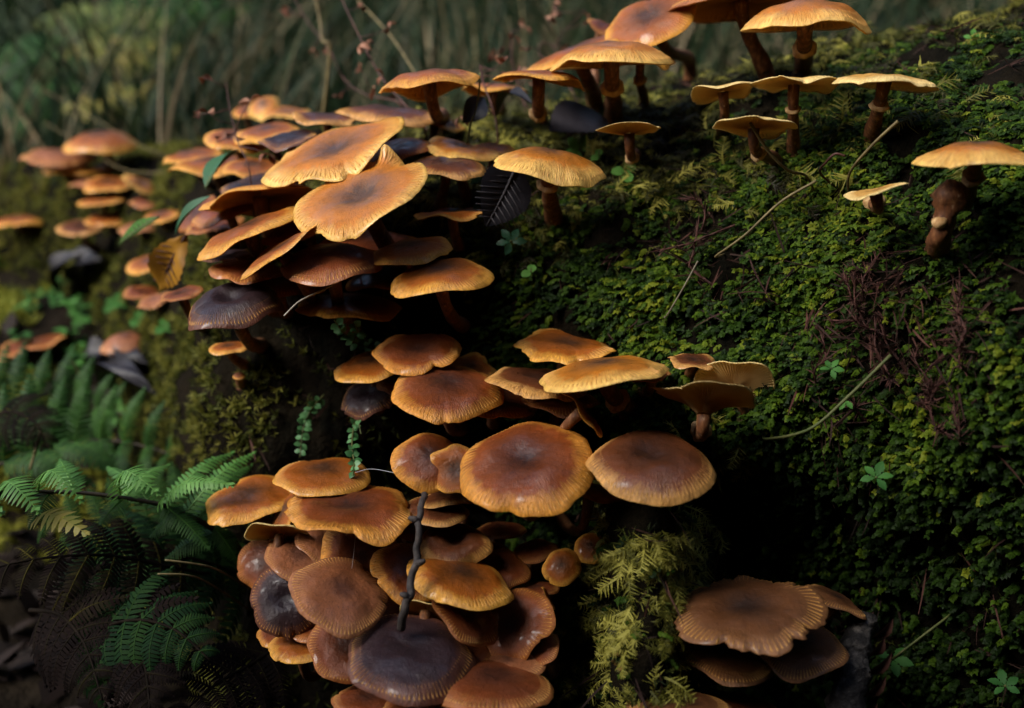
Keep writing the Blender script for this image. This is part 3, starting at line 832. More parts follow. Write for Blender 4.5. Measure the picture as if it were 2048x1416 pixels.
def scatter(name, templates, pts, Rm, sc, rnd, mat, label, cat):
    """Many small plants joined into one object of kind stuff."""
    Vs, Fs4, Fs3, at = [], [], [], []
    base = 0
    pick = np.arange(len(pts)) % len(templates)
    for k, (tv, tf) in enumerate(templates):
        s = pick == k
        n = s.sum()
        if not n:
            continue
        v = np.einsum('nij,kj->nki', Rm[s], tv) * sc[s][:, None, None] + pts[s][:, None, :]
        m = len(tv)
        off = base + np.arange(n)[:, None, None] * m
        f = (tf[None] + off).reshape(-1, tf.shape[1])
        (Fs4 if tf.shape[1] == 4 else Fs3).append(f)
        Vs.append(v.reshape(-1, 3))
        at.append(np.repeat(rnd[s], m))
        base += n * m
    Fl = ([np.vstack(Fs4)] if Fs4 else []) + ([np.vstack(Fs3)] if Fs3 else [])
    o = mk(name, np.vstack(Vs), Fl, mat, attrs={'rnd': np.concatenate(at)}, smooth=False)
    return tag(o, label, cat, kind='stuff')


def blade_quads(base, axis, side, nrm, length, width, droop=.25, prof=(.35, 1.0, .1)):
    """A little leaf as three quads, folded along its length."""
    n = len(prof)
    V = []
    for i, w in enumerate(prof):
        t = i / (n - 1)
        c = base + axis * length * t - nrm * droop * length * t * t
        V += [c - side * width * w * .5 + nrm * width * .12 * w, c + side * width * w * .5 + nrm * width * .12 * w]
    return np.array(V), np.array([[2 * i, 2 * i + 1, 2 * i + 3, 2 * i + 2] for i in range(n - 1)])


def shoot_template(rg, n=9, length=1.0):
    """Leafy moss shoot: x is where the tip nods to, z is growth direction."""
    V, Fq = [], []
    b = 0
    for i in range(n):
        t = (i + .5) / n
        c = np.array([.55 * t * t * length, 0, .8 * t * length])
        ang = i * 2.4 + rg.uniform(-.4, .4)
        flat = .55 + .35 * t
        ax = unit(np.array([math.cos(ang), math.sin(ang), .25 + .5 * (1 - flat)]) + np.array([.45 * t, 0, 0]))
        sd = unit(np.cross([0, 0, 1], ax) + rg.normal(0, .15, 3))
        nr = np.cross(ax, sd)
        v, f = blade_quads(c, ax, sd, nr, rg.uniform(.38, .55), rg.uniform(.26, .36), rg.uniform(.1, .5))
        V.append(v)
        Fq.append(f + b)
        b += len(v)
    return np.vstack(V), np.vstack(Fq)


def flat_shoot(rg, n=5):
    """Flattened leafy shoot along x with leaf pairs on both sides, upper face z."""
    V, Fq = [], []
    b = 0
    for i in range(n):
        t = (i + .6) / n
        c = np.array([t * .95, .06 * math.sin(4 * t), .10 * math.sin(2.6 * t) - .22 * t * t])
        for s in (-1, 1):
            ax = unit(np.array([.62 + .5 * t, s * .8, rg.uniform(-.35, .15) - .25 * t]))
            sd = unit(np.cross([0, 0, 1], ax) + rg.normal(0, .25, 3))
            v, f = blade_quads(c, ax, sd, np.cross(ax, sd), rg.uniform(.30, .46) * (1 - .25 * t), rg.uniform(.22, .32), rg.uniform(.1, .6))
            V.append(v)
            Fq.append(f + b)
            b += len(v)
    return np.vstack(V), np.vstack(Fq)


def feather_template(rg, n=13):
    """Fern-like moss frond arching along x."""
    V, Fq = [], []
    b = 0
    bend = rg.uniform(.5, .9)

    def spine(t):
        return np.array([t * .95, .08 * math.sin(3 * t + bend), .42 * math.sin(min(t * 2.4, 2.9)) * bend])
    pr = [spine(t) for t in np.linspace(0, 1, 7)]
    for i in range(6):
        a, c = pr[i], pr[i + 1]
        w = .035 * (1 - i / 7)
        V.append(np.array([a + (0, w, 0), a - (0, w, 0), c - (0, w, 0), c + (0, w, 0)]))
        Fq.append(np.array([[0, 1, 2, 3]]) + b)
        b += 4
    for i in range(n):
        t = .12 + .86 * i / n
        c = spine(t)
        for s in (-1, 1):
            ln = (.34 * math.sin(math.pi * min(1, .18 + t * .86)) + .06) * rg.uniform(.75, 1.2)
            ax = unit(np.array([.62, s * .85, rg.uniform(-.35, .25)]))
            sd = unit(np.cross([0, 0, 1], ax) + rg.normal(0, .5, 3))
            v, f = blade_quads(c, ax, sd, np.cross(ax, sd), ln * rg.uniform(.5, 1.25), .040, rg.uniform(-.5, 1.0), (.75, 1.0, .2))
            V.append(v)
            Fq.append(f + b)
            b += len(v)
    return np.vstack(V), np.vstack(Fq)


def tuft_template(rg, n=7):
    V, Fq = [], []
    b = 0
    for i in range(n):
        ang = rg.uniform(0, 6.28)
        ax = unit(np.array([math.cos(ang) * .55, math.sin(ang) * .55, rg.uniform(.5, 1.1)]))
        sd = unit(np.cross(ax, rg.normal(0, 1, 3)))
        v, f = blade_quads(np.array([rg.uniform(-.15, .15), rg.uniform(-.15, .15), 0]), ax, sd, np.cross(ax, sd), rg.uniform(.6, 1.1), .13, rg.uniform(.1, .5), (.9, .9, .1))
        V.append(v)
        Fq.append(f + b)
        b += len(v)
    return np.vstack(V), np.vstack(Fq)


# surface samples on the log, by area
def surf_samples(V, Fq, n, rg):
    a, b, c, d = (V[Fq[:, k]] for k in range(4))
    ar = np.linalg.norm(np.cross(c - a, d - b), axis=1) * .5
    i = rg.choice(len(Fq), n, p=ar / ar.sum())
    s, t = rg.uniform(0, 1, (2, n, 1))
    p = (a[i] * (1 - s) + b[i] * s) * (1 - t) + (d[i] * (1 - s) + c[i] * s) * t
    nn = np.cross((c - a)[i], (d - b)[i])
    nn /= np.linalg.norm(nn, axis=1)[:, None] + 1e-12
    return p, nn


def lump_noise(p, s, off=0.0):
    return np.array([mnoise.noise(Vector((x[0] * s + off, x[1] * s, x[2] * s))) for x in p])


rg = np.random.default_rng(21)
cen_ = flat[LF].mean(1)
fu, fv, fd = proj(cen_)
FV = (fu > -260) & (fu < 2360) & (fv > -160) & (fv < 1510) & (cen_[:, 1] < np.interp(fu, [s_[0] for s_ in STATIONS], [P(s_[0], *s_[1][0])[1] for s_ in STATIONS]) + .12)
LP, LN = surf_samples(flat, LF[FV], 210000, rg)
flip = (LN * np.array([0, -.6, .8])).sum(1) < 0
LN[flip] *= -1
uu, vv, dd = proj(LP)
front = (LN * (CAM - LP)).sum(1) > -.02
inview = front & (uu > -250) & (uu < 2350) & (vv > -150) & (vv < 1500)
crest = np.interp(uu, [s[0] for s in STATIONS], [s[1][0][0] for s in STATIONS])
below = vv - crest
nz = lump_noise(LP, 22.0)
nz2 = lump_noise(LP, 60.0, 7.0)
down = np.array([0, -.15, -1.0])

# leafy moss on the wall
litterzone = np.exp(-((uu - 1790) / 170) ** 2 - ((vv - 660) / 150) ** 2) + .7 * np.exp(-((uu - 1400) / 70) ** 2 - ((vv - 470) / 70) ** 2)
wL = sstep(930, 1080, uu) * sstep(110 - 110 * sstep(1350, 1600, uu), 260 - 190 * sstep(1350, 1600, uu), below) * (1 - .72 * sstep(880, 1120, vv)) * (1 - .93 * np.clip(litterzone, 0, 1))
wL *= np.where((uu > 1180) & (uu < 1450) & (vv > 940), .1, 1.0)
wL *= sstep(-.65, -.15, nz + .5 * nz2)
wL *= .30 + .70 * sstep(-.10, .30, nz2 + .25 * nz)
kk = np.where(inview & (rg.uniform(0, 1, len(LP)) < np.clip(wL * 2.3, 0, 1)))[0]
ros = rg.uniform(0, 1, len(kk)) < .12 + .55 * np.exp(-((uu[kk] - 1640) / 170) ** 2 - ((vv[kk] - 440) / 190) ** 2)
k = kk[ros]
gd = LN[k] * 1.0 + np.array([-.1, -.35, .45]) + rg.normal(0, .25, (len(k), 3))
tint = np.clip(rg.normal(.45, .30, len(LP)) + nz * .45 - .3 * sstep(700, 1000, vv), 0, 1)  # tint lowered down the face, painting shade into the moss colour
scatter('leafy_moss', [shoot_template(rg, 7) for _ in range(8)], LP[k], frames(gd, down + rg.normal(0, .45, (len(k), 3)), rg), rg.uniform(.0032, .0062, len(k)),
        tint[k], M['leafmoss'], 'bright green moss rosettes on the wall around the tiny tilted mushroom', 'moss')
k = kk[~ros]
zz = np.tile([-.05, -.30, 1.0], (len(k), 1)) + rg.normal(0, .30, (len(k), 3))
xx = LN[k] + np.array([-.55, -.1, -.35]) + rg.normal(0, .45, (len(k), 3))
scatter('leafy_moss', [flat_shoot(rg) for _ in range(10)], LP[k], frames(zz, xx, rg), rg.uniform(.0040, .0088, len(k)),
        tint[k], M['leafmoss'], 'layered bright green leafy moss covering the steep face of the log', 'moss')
nL = len(kk)

# feathery moss: along the crest, and hanging from the bulge
wF = np.maximum(sstep(560, 800, uu) * (1 - sstep(170, 330, below)) * .55 * (1 - .65 * sstep(1450, 1750, uu)), ((uu > 1130) & (uu < 1480) & (vv > 880)) * np.exp(-((uu - 1300 + .12 * (vv - 1000)) / 105) ** 2) * 1.7 * sstep(-.12, .22, nz2))
wF = np.maximum(wF, np.exp(-((uu - 1100) / 75) ** 2 - ((vv - 470) / 30) ** 2) * .9)
wF = np.maximum(wF, np.exp(-((uu - 1320) / 150) ** 2 - ((vv - 370) / 50) ** 2) * .9)
wF = np.maximum(wF, np.exp(-((uu - 1430) / 60) ** 2 - ((vv - 900) / 60) ** 2) * .8)
wF = np.maximum(wF, .0 * uu)
wF *= sstep(-.50, .1, nz + .6 * nz2)
k = np.where(inview & (rg.uniform(0, 1, len(LP)) < wF * .36))[0]
hang = sstep(850, 950, vv[k])[:, None]
tw = (1 - hang) * (rg.normal(0, 1, (len(k), 3)) + np.array([0, -.5, -.3])) + hang * (down + rg.normal(0, .75, (len(k), 3)))
gd = LN[k] + np.array([0, -.2, .35]) + rg.normal(0, .25, (len(k), 3)) + hang * np.array([0, -.5, .2])
scatter('feather_moss', [feather_template(rg) for _ in range(8)], LP[k], frames(gd, tw, rg), rg.uniform(.008, .021, len(k)) * (1 - .15 * hang[:, 0]),
        np.clip(rg.normal(.44, .27, len(k)) + nz2[k] * .7 + .24 * hang[:, 0], 0, 1), M['feather'], 'olive yellow feathery moss along the log crest and hanging bulge', 'moss')
nF = len(k)

# low cushion moss on the left flank and as a thin coat elsewhere
wC = np.maximum((1 - sstep(520, 700, uu)) * (.35 + .65 * (1 - sstep(780, 980, vv))), .24)
wC = np.maximum(wC, (1 - sstep(60, 200, below)) * .5)
wC = np.maximum(wC, ((uu > 1150) & (uu < 1440) & (vv > 930)) * .35)
wC *= sstep(-.45, .1, nz + .6 * nz2)
k = np.where(inview & (rg.uniform(0, 1, len(LP)) < wC * .26))[0]
gd = LN[k] + np.array([0, -.1, .4]) + rg.normal(0, .3, (len(k), 3))
scatter('cushion_moss', [tuft_template(rg) for _ in range(6)], LP[k], frames(gd, rg.normal(0, 1, (len(k), 3)), rg), rg.uniform(.0035, .0075, len(k)),
        np.clip(rg.normal(.45, .22, len(k)) + nz[k] * .3 + .22 - .50 * sstep(500, 800, uu[k]), 0, 1), M['cushion'], 'low olive cushion moss on the flank of the log', 'moss')
nC = len(k)
# the log's far side and crest behind, thinly covered
BP, BN = surf_samples(flat, LF[~FV & (cen_[:, 2] > .05)], 1800, rg)
BN[(BN * (BP - np.array([.25, 1.0, .0]))).sum(1) < 0] *= -1
k = np.arange(len(BP))
scatter('cushion_moss', [tuft_template(rg) for _ in range(4)], BP[k], frames(BN[k] + (0, 0, .4), rg.normal(0, 1, (len(k), 3)), rg), rg.uniform(.006, .012, len(k)),
        rg.uniform(.1, .8, len(k)), M['cushion'], 'sparse cushion moss over the back of the log', 'moss')


# bark shreds and dead needles where the moss is thin
def shred_template(rg):
    V, Fq = [], []
    b = 0
    for i in range(3):
        ax = unit(np.array([1, rg.uniform(-.8, .8), rg.uniform(-.2, .5)]))
        sd = unit(np.cross(ax, rg.normal(0, 1, 3)))
        v, f = blade_quads(rg.uniform(-.2, .2, 3), ax, sd, np.cross(ax, sd), rg.uniform(.5, 1.3), .055, rg.uniform(-.3, .9), (.5, 1, .8, .3))
        V.append(v)
        Fq.append(f + b)
        b += len(v)
    return np.vstack(V), np.vstack(Fq)


wD = np.clip(litterzone, 0, 1) * .30 + .014 * (uu > 500) + .012 * sstep(950, 1150, vv) * (uu > 1450)
k = np.where(inview & (rg.uniform(0, 1, len(LP)) < wD))[0]
tw = down + rg.normal(0, .8, (len(k), 3))
scatter('bark_litter', [shred_template(rg) for _ in range(6)], LP[k] + LN[k] * .0005, frames(LN[k] + rg.normal(0, .45, (len(k), 3)), tw, rg), rg.uniform(.007, .020, len(k)),
        np.clip(rg.normal(.50, .25, len(k)), 0, 1), M['litter'], 'red brown bark shreds and dead needles on the log face', 'litter')

# moss and low plants on the ground at the left, beyond the ferns
n = 26000
gxp = rg.uniform(-1.0, .15, n)
gyp = rg.uniform(.70, 1.35, n)
gp = np.stack([gxp, gyp, terrain_z(gxp, gyp)], -1)
gu, gv, gdp = proj(gp)
nzg = lump_noise(gp, 9.0, 3.0)
ok = (gu > -200) & (gu < 620) & (rg.uniform(0, 1, n) < .6 * sstep(-.3, .15, nzg))
gk = gp[ok]
m = len(gk)
scatter('ground_moss', [tuft_template(rg, 11) for _ in range(6)], gk, frames(np.tile([0, -.1, 1.0], (m, 1)) + rg.normal(0, .25, (m, 3)), rg.normal(0, 1, (m, 3)), rg),
        rg.uniform(.008, .017, m), np.clip(rg.normal(.78, .22, m) + nzg[ok] * .5, 0, 1), M['groundmoss'], 'yellow green moss carpet on the ground beyond the ferns', 'moss')
ok = (gu > -200) & (gu < 520) & (rg.uniform(0, 1, n) < .045 * sstep(-.1, .2, -nzg))
gk = gp[ok]
m = len(gk)
scatter('low_herbs', [shoot_template(rg, 7, 1.0) for _ in range(6)], gk, frames(np.tile([0, -.2, 1.0], (m, 1)) + rg.normal(0, .2, (m, 3)), rg.normal(0, 1, (m, 3)), rg),
        rg.uniform(.012, .024, m), rg.uniform(.0, .6, m), M['herb'], 'low green herbs scattered through the moss carpet', 'herbs')
ok = (rg.uniform(0, 1, n) < .05) & (gu < 520)
# leaf litter on the dark floor under the ferns
n = 2600
lx, ly = rg.uniform(-.7, .2, n), rg.uniform(.25, .85, n)
lp = np.stack([lx, ly, terrain_z(lx, ly) + .004], -1)
scatter('leaf_litter', [blade_quads(np.zeros(3), np.array([1., 0, 0]), np.array([0, 1., 0]), np.array([0, 0, 1.]), 1.0, .55, dr, (.2, 1, .8, .05)) for dr in (.1, .3, -.2)],
        lp, frames(np.tile([0, 0, 1.], (n, 1)) + rg.normal(0, .5, (n, 3)), rg.normal(0, 1, (n, 3)), rg), rg.uniform(.015, .035, n), rg.uniform(0, .12, n), M['litter'], 'dark brown leaf litter on the shaded floor', 'litter')

# ------------------------------------------------------------------ grass on the rising bank behind
def grass_field(name, n, xr, yr, hr, wr, tint, label):
    gx_ = rg.uniform(*xr, n)
    gy_ = rg.uniform(*yr, n)
    b = np.stack([gx_, gy_, terrain_z(gx_, gy_) - .005], -1)
    pu, pv, pd = proj(b)
    clump = lump_noise(b, 3.2, 1.0)
    keep = (pu > -350) & (pu < 2300) & (clump > rg.uniform(-.45, .30, n)) & (rg.uniform(0, 1, n) < .35 + .65 * sstep(100, 420, pu))
    b = b[keep]
    n = len(b)
    hh = rg.uniform(*hr, n)
    ww = rg.uniform(*wr, n)
    lean = rg.normal(0, .22, (n, 3)) * np.array([1, 1, 0]) + np.array([.06, 0, 0])
    side = rg.normal(0, 1, (n, 3)) * np.array([1, .5, 0])
    side /= np.linalg.norm(side, axis=1)[:, None]
    K = 6
    V = np.zeros((n, K, 2, 3))
    for i in range(K):
        t = i / (K - 1)
        c = b + np.array([0, 0, 1.0]) * (hh * t * (1 - .18 * t))[:, None] + lean * (hh * t * t)[:, None] * 1.6
        w = (ww * (1 - t ** 1.6) * .5 + .0001)[:, None]
        V[:, i, 0] = c - side * w
        V[:, i, 1] = c + side * w
    f = np.array([[2 * i, 2 * i + 1, 2 * i + 3, 2 * i + 2] for i in range(K - 1)])
    Fq = (f[None] + np.arange(n)[:, None, None] * 2 * K).reshape(-1, 4)
    rnd = np.repeat(np.clip(rg.normal(tint, .32, n), 0, 1), 2 * K)
    o = mk(name, V.reshape(-1, 3), [Fq], M['grass'], attrs={'rnd': rnd})
    return tag(o, label, 'grass', kind='stuff')


grass_field('meadow_grass', 40000, (-2.0, 1.6), (1.05, 2.6), (.10, .34), (.004, .010), .36, 'tall rough green grass on the bank behind the log')
grass_field('short_grass', 14000, (-1.2, .3), (1.0, 1.5), (.05, .13), (.002, .004), .60, 'short straw coloured grass beyond the distant mushroom clump')

grass_field('seed_grass', 1300, (-1.1, .6), (1.0, 1.5), (.14, .40), (.0008, .0020), .98, 'fine pale grass stems standing behind the log')

# dark scrub higher on the bank
n = 4000
sx, sy = rg.uniform(-3.2, 3.0, n), rg.uniform(2.3, 5.0, n)
sb = np.stack([sx, sy, terrain_z(sx, sy)], -1)
sn = lump_noise(sb, 1.5, 4.0)
ok = rg.uniform(-.4, .3, n) < sn
sb, sn = sb[ok], sn[ok]
m = len(sb)
sb[:, 2] += rg.uniform(0, .35, m) * (1 + sn)
scatter('bank_scrub', [shoot_template(rg, 9, 1.0) for _ in range(5)], sb, frames(np.tile([0, -.3, 1.0], (m, 1)) + rg.normal(0, .5, (m, 3)), rg.normal(0, 1, (m, 3)), rg),
        rg.uniform(.10, .26, m), rg.uniform(0, 1, m), M['scrub'], 'dark leafy scrub high on the shaded bank', 'scrub')

# ------------------------------------------------------------------ single stalks of the meadow
DRY = 'tall dry grass stalk rising from the meadow behind the log'
for i, (u0, v0, u1, v1, d0, d1, wd) in enumerate([
        (432, 60, 470, 330, 1.15, 1.15, 0.00086), (640, -20, 642, 240, 1.08, 1.08, 0.00141), (880, -10, 884, 200, 1.08, 1.08, 0.00268),
        (942, 20, 938, 200, 1.08, 1.08, 0.00323), (1040, -20, 1035, 200, 1.08, 1.08, 0.00378), (1105, -10, 1085, 210, 1.08, 1.08, 0.00240),
        (760, 60, 752, 260, 1.08, 1.08, 0.00213), (330, 40, 372, 300, 1.08, 1.08, 0.00108), (378, 60, 396, 300, 1.08, 1.08, 0.00141),
        (860, 0, 872, 190, 1.08, 1.08, 0.00097), (1015, 30, 1010, 200, 1.08, 1.08, 0.00141), (690, 120, 700, 280, 1.08, 1.08, 0.00130),
        (600, 130, 640, 290, 1.08, 1.08, 0.00130), (455, 150, 448, 330, 1.1, 1.1, 0.00119)]):
    a = P(u0, v0, d0)
    b = P(u1, v1, d1)
    b2 = b.copy()
    b2[2] = float(terrain_z(np.array(b[0]), np.array(b[1]))) - .01
    pth = catmull([a, (a + b) / 2 + np.array([.006, 0, 0]), b, b2], 14)
    V_, F_ = tube(pth, np.linspace(wd * .35, wd, 14) * .42, 6)
    o = mk('grass_stalk', V_, F_, M['straw'], origin=b2)
    o.location = b2
    tag(o, DRY, 'grass stalk', 'dry grass stalks of the meadow')


def stalk(name, label, cat, px, mat, r0, r1=None, n=24, sides=7, group=None, root=None, wob=0.0, ground=False, parent=None):
    """A thin stalk through (u, v, depth) points; the last point is its foot."""
    pts = np.array([P(*p) for p in px])
    if ground:
        g = np.array(LOG.find_nearest(Vector(pts[-1]))[0])
        pts = np.vstack([pts, g])
    pth = catmull(pts, n)
    if wob:
        pth = pth + np.array([[wob * mnoise.noise(Vector(p * 190)), wob * mnoise.noise(Vector(p * 190 + 3)), wob * mnoise.noise(Vector(p * 190 + 8))] for p in pth])
    V_, F_ = tube(pth, np.linspace(r0, r1 if r1 is not None else r0, n), sides)
    if parent is not None:
        return mk(name, V_, F_, mat, parent, origin=parent.location), pth
    o = mk(name, V_, F_, mat, origin=pth[-1])
    o.location = pth[-1]
    tag(o, label, cat, group)
    return o, pth


# ------------------------------------------------------------------ leaves
def leaf(base, tip, width, nrm, shape=(0.05, .55, .9, 1.0, .85, .5, .04), n=14, m=7, fold=.25, arch=.12, serr=0.0, teeth=11, twist=0.0, wave=0.0):
    """Blade between base and tip as a double-curved grid with a folded midrib."""
    base, tip = np.asarray(base, float), np.asarray(tip, float)
    ax = tip - base
    L = np.linalg.norm(ax)
    ax = ax / L
    nrm = unit(np.asarray(nrm) - ax * np.dot(nrm, ax))
    sd = np.cross(ax, nrm)
    V = np.zeros((n, m, 3))
    for i in range(n):
        t = i / (n - 1)
        w = np.interp(t, np.linspace(0, 1, len(shape)), shape) * width * .5
        if serr:
            w *= 1 - serr * ((t * teeth) % 1.0)
        an = twist * t
        s2 = sd * math.cos(an) + nrm * math.sin(an)
        n2 = np.cross(s2, ax)
        for j in range(m):
            s = -1 + 2 * j / (m - 1)
            V[i, j] = base + ax * L * t + nrm * arch * L * math.sin(math.pi * t) + s2 * w * s * math.cos(fold * .8) + n2 * abs(s) * w * math.sin(fold) + nrm * wave * L * math.sin(9 * t + 2 * s)
    return V.reshape(-1, 3), grid_faces(n, m)


def leaf_thick(V, Fq, nrm, t=.0003):
    k = len(V)
    V2 = np.vstack([V, V - unit(nrm) * t])
    return V2, [np.vstack([Fq, (Fq + k)[:, ::-1]])]


def leaf_part(name, base, tip, width, nrm, mat, parent, rnd=None, **kw):
    V, Fq = leaf(base, tip, width, nrm, **kw)
    V2, Fs = leaf_thick(V, Fq, nrm)
    r = rg.uniform(.2, .8) if rnd is None else rnd
    return mk(name, V2, Fs, mat, parent, attrs={'rnd': np.full(len(V2), r)}, origin=parent.location if parent is not None else None)


def single_leaf(name, label, b, t, width, nrm, mat, vein=None, cat='leaf', **kw):
    b, t = np.asarray(b), np.asarray(t)
    root = thing(name, label, cat, b)
    leaf_part('blade', b, t, width, nrm, mat, root, **kw)
    if vein is not None:
        a = kw.get('arch', .12)
        L = np.linalg.norm(t - b)
        nn = unit(np.asarray(nrm))
        pth = np.array([b + (t - b) * s + nn * (a * L * math.sin(math.pi * s) + .0004) for s in np.linspace(0.02, .98, 12)])
        V_, F_ = tube(pth, np.linspace(.0009, .0003, 12), 6)
        mk('midrib', V_, F_, vein, root, origin=b)
        ax = unit(t - b)
        sd = unit(np.cross(ax, nn))
        for s in np.linspace(.15, .85, 8):
            for q_ in (-1, 1):
                c = b + (t - b) * s + nn * (a * L * math.sin(math.pi * s) + .0002)
                ww = np.interp(s, np.linspace(0, 1, 7), kw.get('shape', (0.05, .55, .9, 1.0, .85, .5, .04))) * width * .5
                e2 = c + sd * q_ * ww * .92 + ax * ww * .55 + nn * ww * math.sin(kw.get('fold', .25)) * .95
                V_, F_ = tube(np.array([c, (c + e2) / 2 + nn * .0004, e2]), [.0004, .0003, .0002], 5)
                mk('vein', V_, F_, vein, root, origin=b)
    return root


tocam = lambda p: unit(CAM - np.asarray(p))
M['vein'] = plain('leaf_vein', (0.022, 0.020, 0.024), (0.05, 0.045, 0.05), 80.0, 0.6)
q0 = P(1030, 338, .525)
single_leaf('black_leaf', 'black rotten leaf with pale veins leaning under the smooth domed mushroom', q0, P(972, 452, .512), .030, tocam(q0) + np.array([.35, 0, .1]), M['blackleaf'], M['vein'],
            fold=.15, arch=.05, serr=.08, teeth=16, shape=(.45, .9, 1.0, 1.0, .8, .5, .05), n=34)
q0 = P(1100, 262, .57)
single_leaf('black_leaf', 'serrated black leaf lying on moss behind the broad ringed mushroom', q0, P(1212, 236, .60), .036, np.array([.1, -.55, .7]), M['blackleaf'], None, fold=.1, arch=.1, serr=.16, teeth=14, n=44)
q0 = P(925, 245, .57)
single_leaf('black_leaf', 'curled black leaf standing beside the black stemmed saddle mushroom', q0, P(968, 195, .575), .016, np.array([.3, -.8, .2]), M['blackleaf'], None, fold=.5, arch=.15)
q0 = P(995, 228, .60)
single_leaf('black_leaf', 'narrow grey black leaf curled under the wavy edged mushroom', q0, P(1065, 208, .57), .012, np.array([0, -.4, .9]), M['blackleaf'], None, fold=.5, arch=.25)
q0 = P(412, 378, .57)
single_leaf('green_leaf', 'dull green folded leaf standing among the blurred caps', q0, P(478, 300, .60), .017, np.array([-.5, -.8, .3]), M['blueleaf'], M['greenstem'], fold=.45, arch=.08, serr=.1, teeth=12, n=26)
q0 = P(420, 392, .56)
single_leaf('green_leaf', 'pale green leaf blade with folded edges above the amber leaf', q0, P(350, 468, .575), .010, np.array([-.3, -.6, .8]), M['blueleaf'], None, fold=.6, arch=.06)
q0 = P(320, 434, .60)
single_leaf('green_leaf', 'slender bright green leaf blade pointing away from the clump', q0, P(238, 488, .61), .010, np.array([-.2, -.7, .7]), M['herb'], M['greenstem'], fold=.5, arch=.03)
q0 = P(372, 470, .58)
single_leaf('amber_leaf', 'tattered amber leaf with brown blotches hanging beside the slanting cap', q0, P(320, 580, .60), .026, tocam(q0) + np.array([-.3, 0, .2]), M['amberleaf'], M['redstem'], fold=.3, arch=.08, serr=.15, teeth=8, n=26, wave=.03)
for (u0, v0, u1, v1, d0, w_, lab) in [
        (125, 595, 165, 530, .86, .034, 'dark wet curled leaf on the moss carpet beyond the ferns'),
        (155, 575, 205, 545, .85, .035, 'blue black dead leaf lying beside the curled one on moss'),
        (165, 722, 225, 745, .74, .026, 'dark folded dead leaf below the tan rounded mushroom'),
        (245, 770, 295, 752, .72, .026, 'black dead leaf pile top in the hollow above the ferns'),
        (235, 800, 310, 812, .70, .024, 'long black dead leaf in the hollow above the ferns')]:
    a, b = P(u0, v0, d0), P(u1, v1, d0 + .01)
    hA, hB = hit_px(u0, v0), hit_px(u1, v1)
    a = hA[1] - unit(hA[1] - CAM) * .008 + np.array([0, 0, .004])
    b = hB[1] - unit(hB[1] - CAM) * .014 + np.array([0, 0, .012])
    single_leaf('dead_leaf', lab, a, b, w_, np.array([-.2, -.5, .8]), M['blackleaf'], None, fold=.5, arch=.2, wave=.04)

# ------------------------------------------------------------------ ferns
def pinna(parent, base, tip, width, nrm, mat, rnd=.5, n=15, arch=.14, name='pinna', curl=0.0):
    """One fern pinna: a midrib with paired leaflets, tapering to the tip; one mesh."""
    base, tip = np.asarray(base, float), np.asarray(tip, float)
    ax = tip - base
    L = np.linalg.norm(ax)
    ax /= L
    nrm = unit(np.asarray(nrm) - ax * np.dot(nrm, ax))
    sd = np.cross(ax, nrm)
    V, Fq, at = [], [], []
    b = 0
    cen = lambda t: base + ax * L * t + nrm * arch * L * math.sin(math.pi * t) - nrm * curl * L * t * t
    for i in range(n + 1):
        t = (i + .35) / (n + 1)
        c = cen(t)
        tg = unit(cen(min(t + .02, 1.0)) - cen(t - .02))
        nn = unit(nrm - tg * np.dot(nrm, tg))
        ln = width * .5 * (1 - t ** 1.7) ** .8 * (.75 + .25 * math.sin(min(t * 8, 1.57))) + .0006
        bw = L / (n + 1) * .82
        for s in (-1, 1):
            a = unit(sd * s + tg * .38 + nn * rg.uniform(-.22, .02))
            v, f = blade_quads(c, a, tg, nn, ln * rg.uniform(.9, 1.08), bw, .18, (1.0, .98, .8, .15))
            V.append(v)
            Fq.append(f + b)
            b += len(v)
            at += [rnd + rg.uniform(-.16, .16)] * len(v)
    v, f = blade_quads(cen(.93), ax, sd, nrm, L * .08, width * .12, .1)
    V.append(v)
    Fq.append(f + b)
    b += len(v)
    at += [rnd] * len(v)
    pth = np.array([cen(t) for t in np.linspace(0, 1, 10)])
    tv, tf = tube(pth, np.linspace(.0006, .0002, 10) * max(1, L / .06), 5, False)
    V.append(tv)
    Fq.append(tf[0] + b)
    at += [rnd + .35] * len(tv)
    return mk(name, np.vstack(V), [np.vstack(Fq)], mat, parent, attrs={'rnd': np.array(at)}, smooth=False, origin=parent.location)


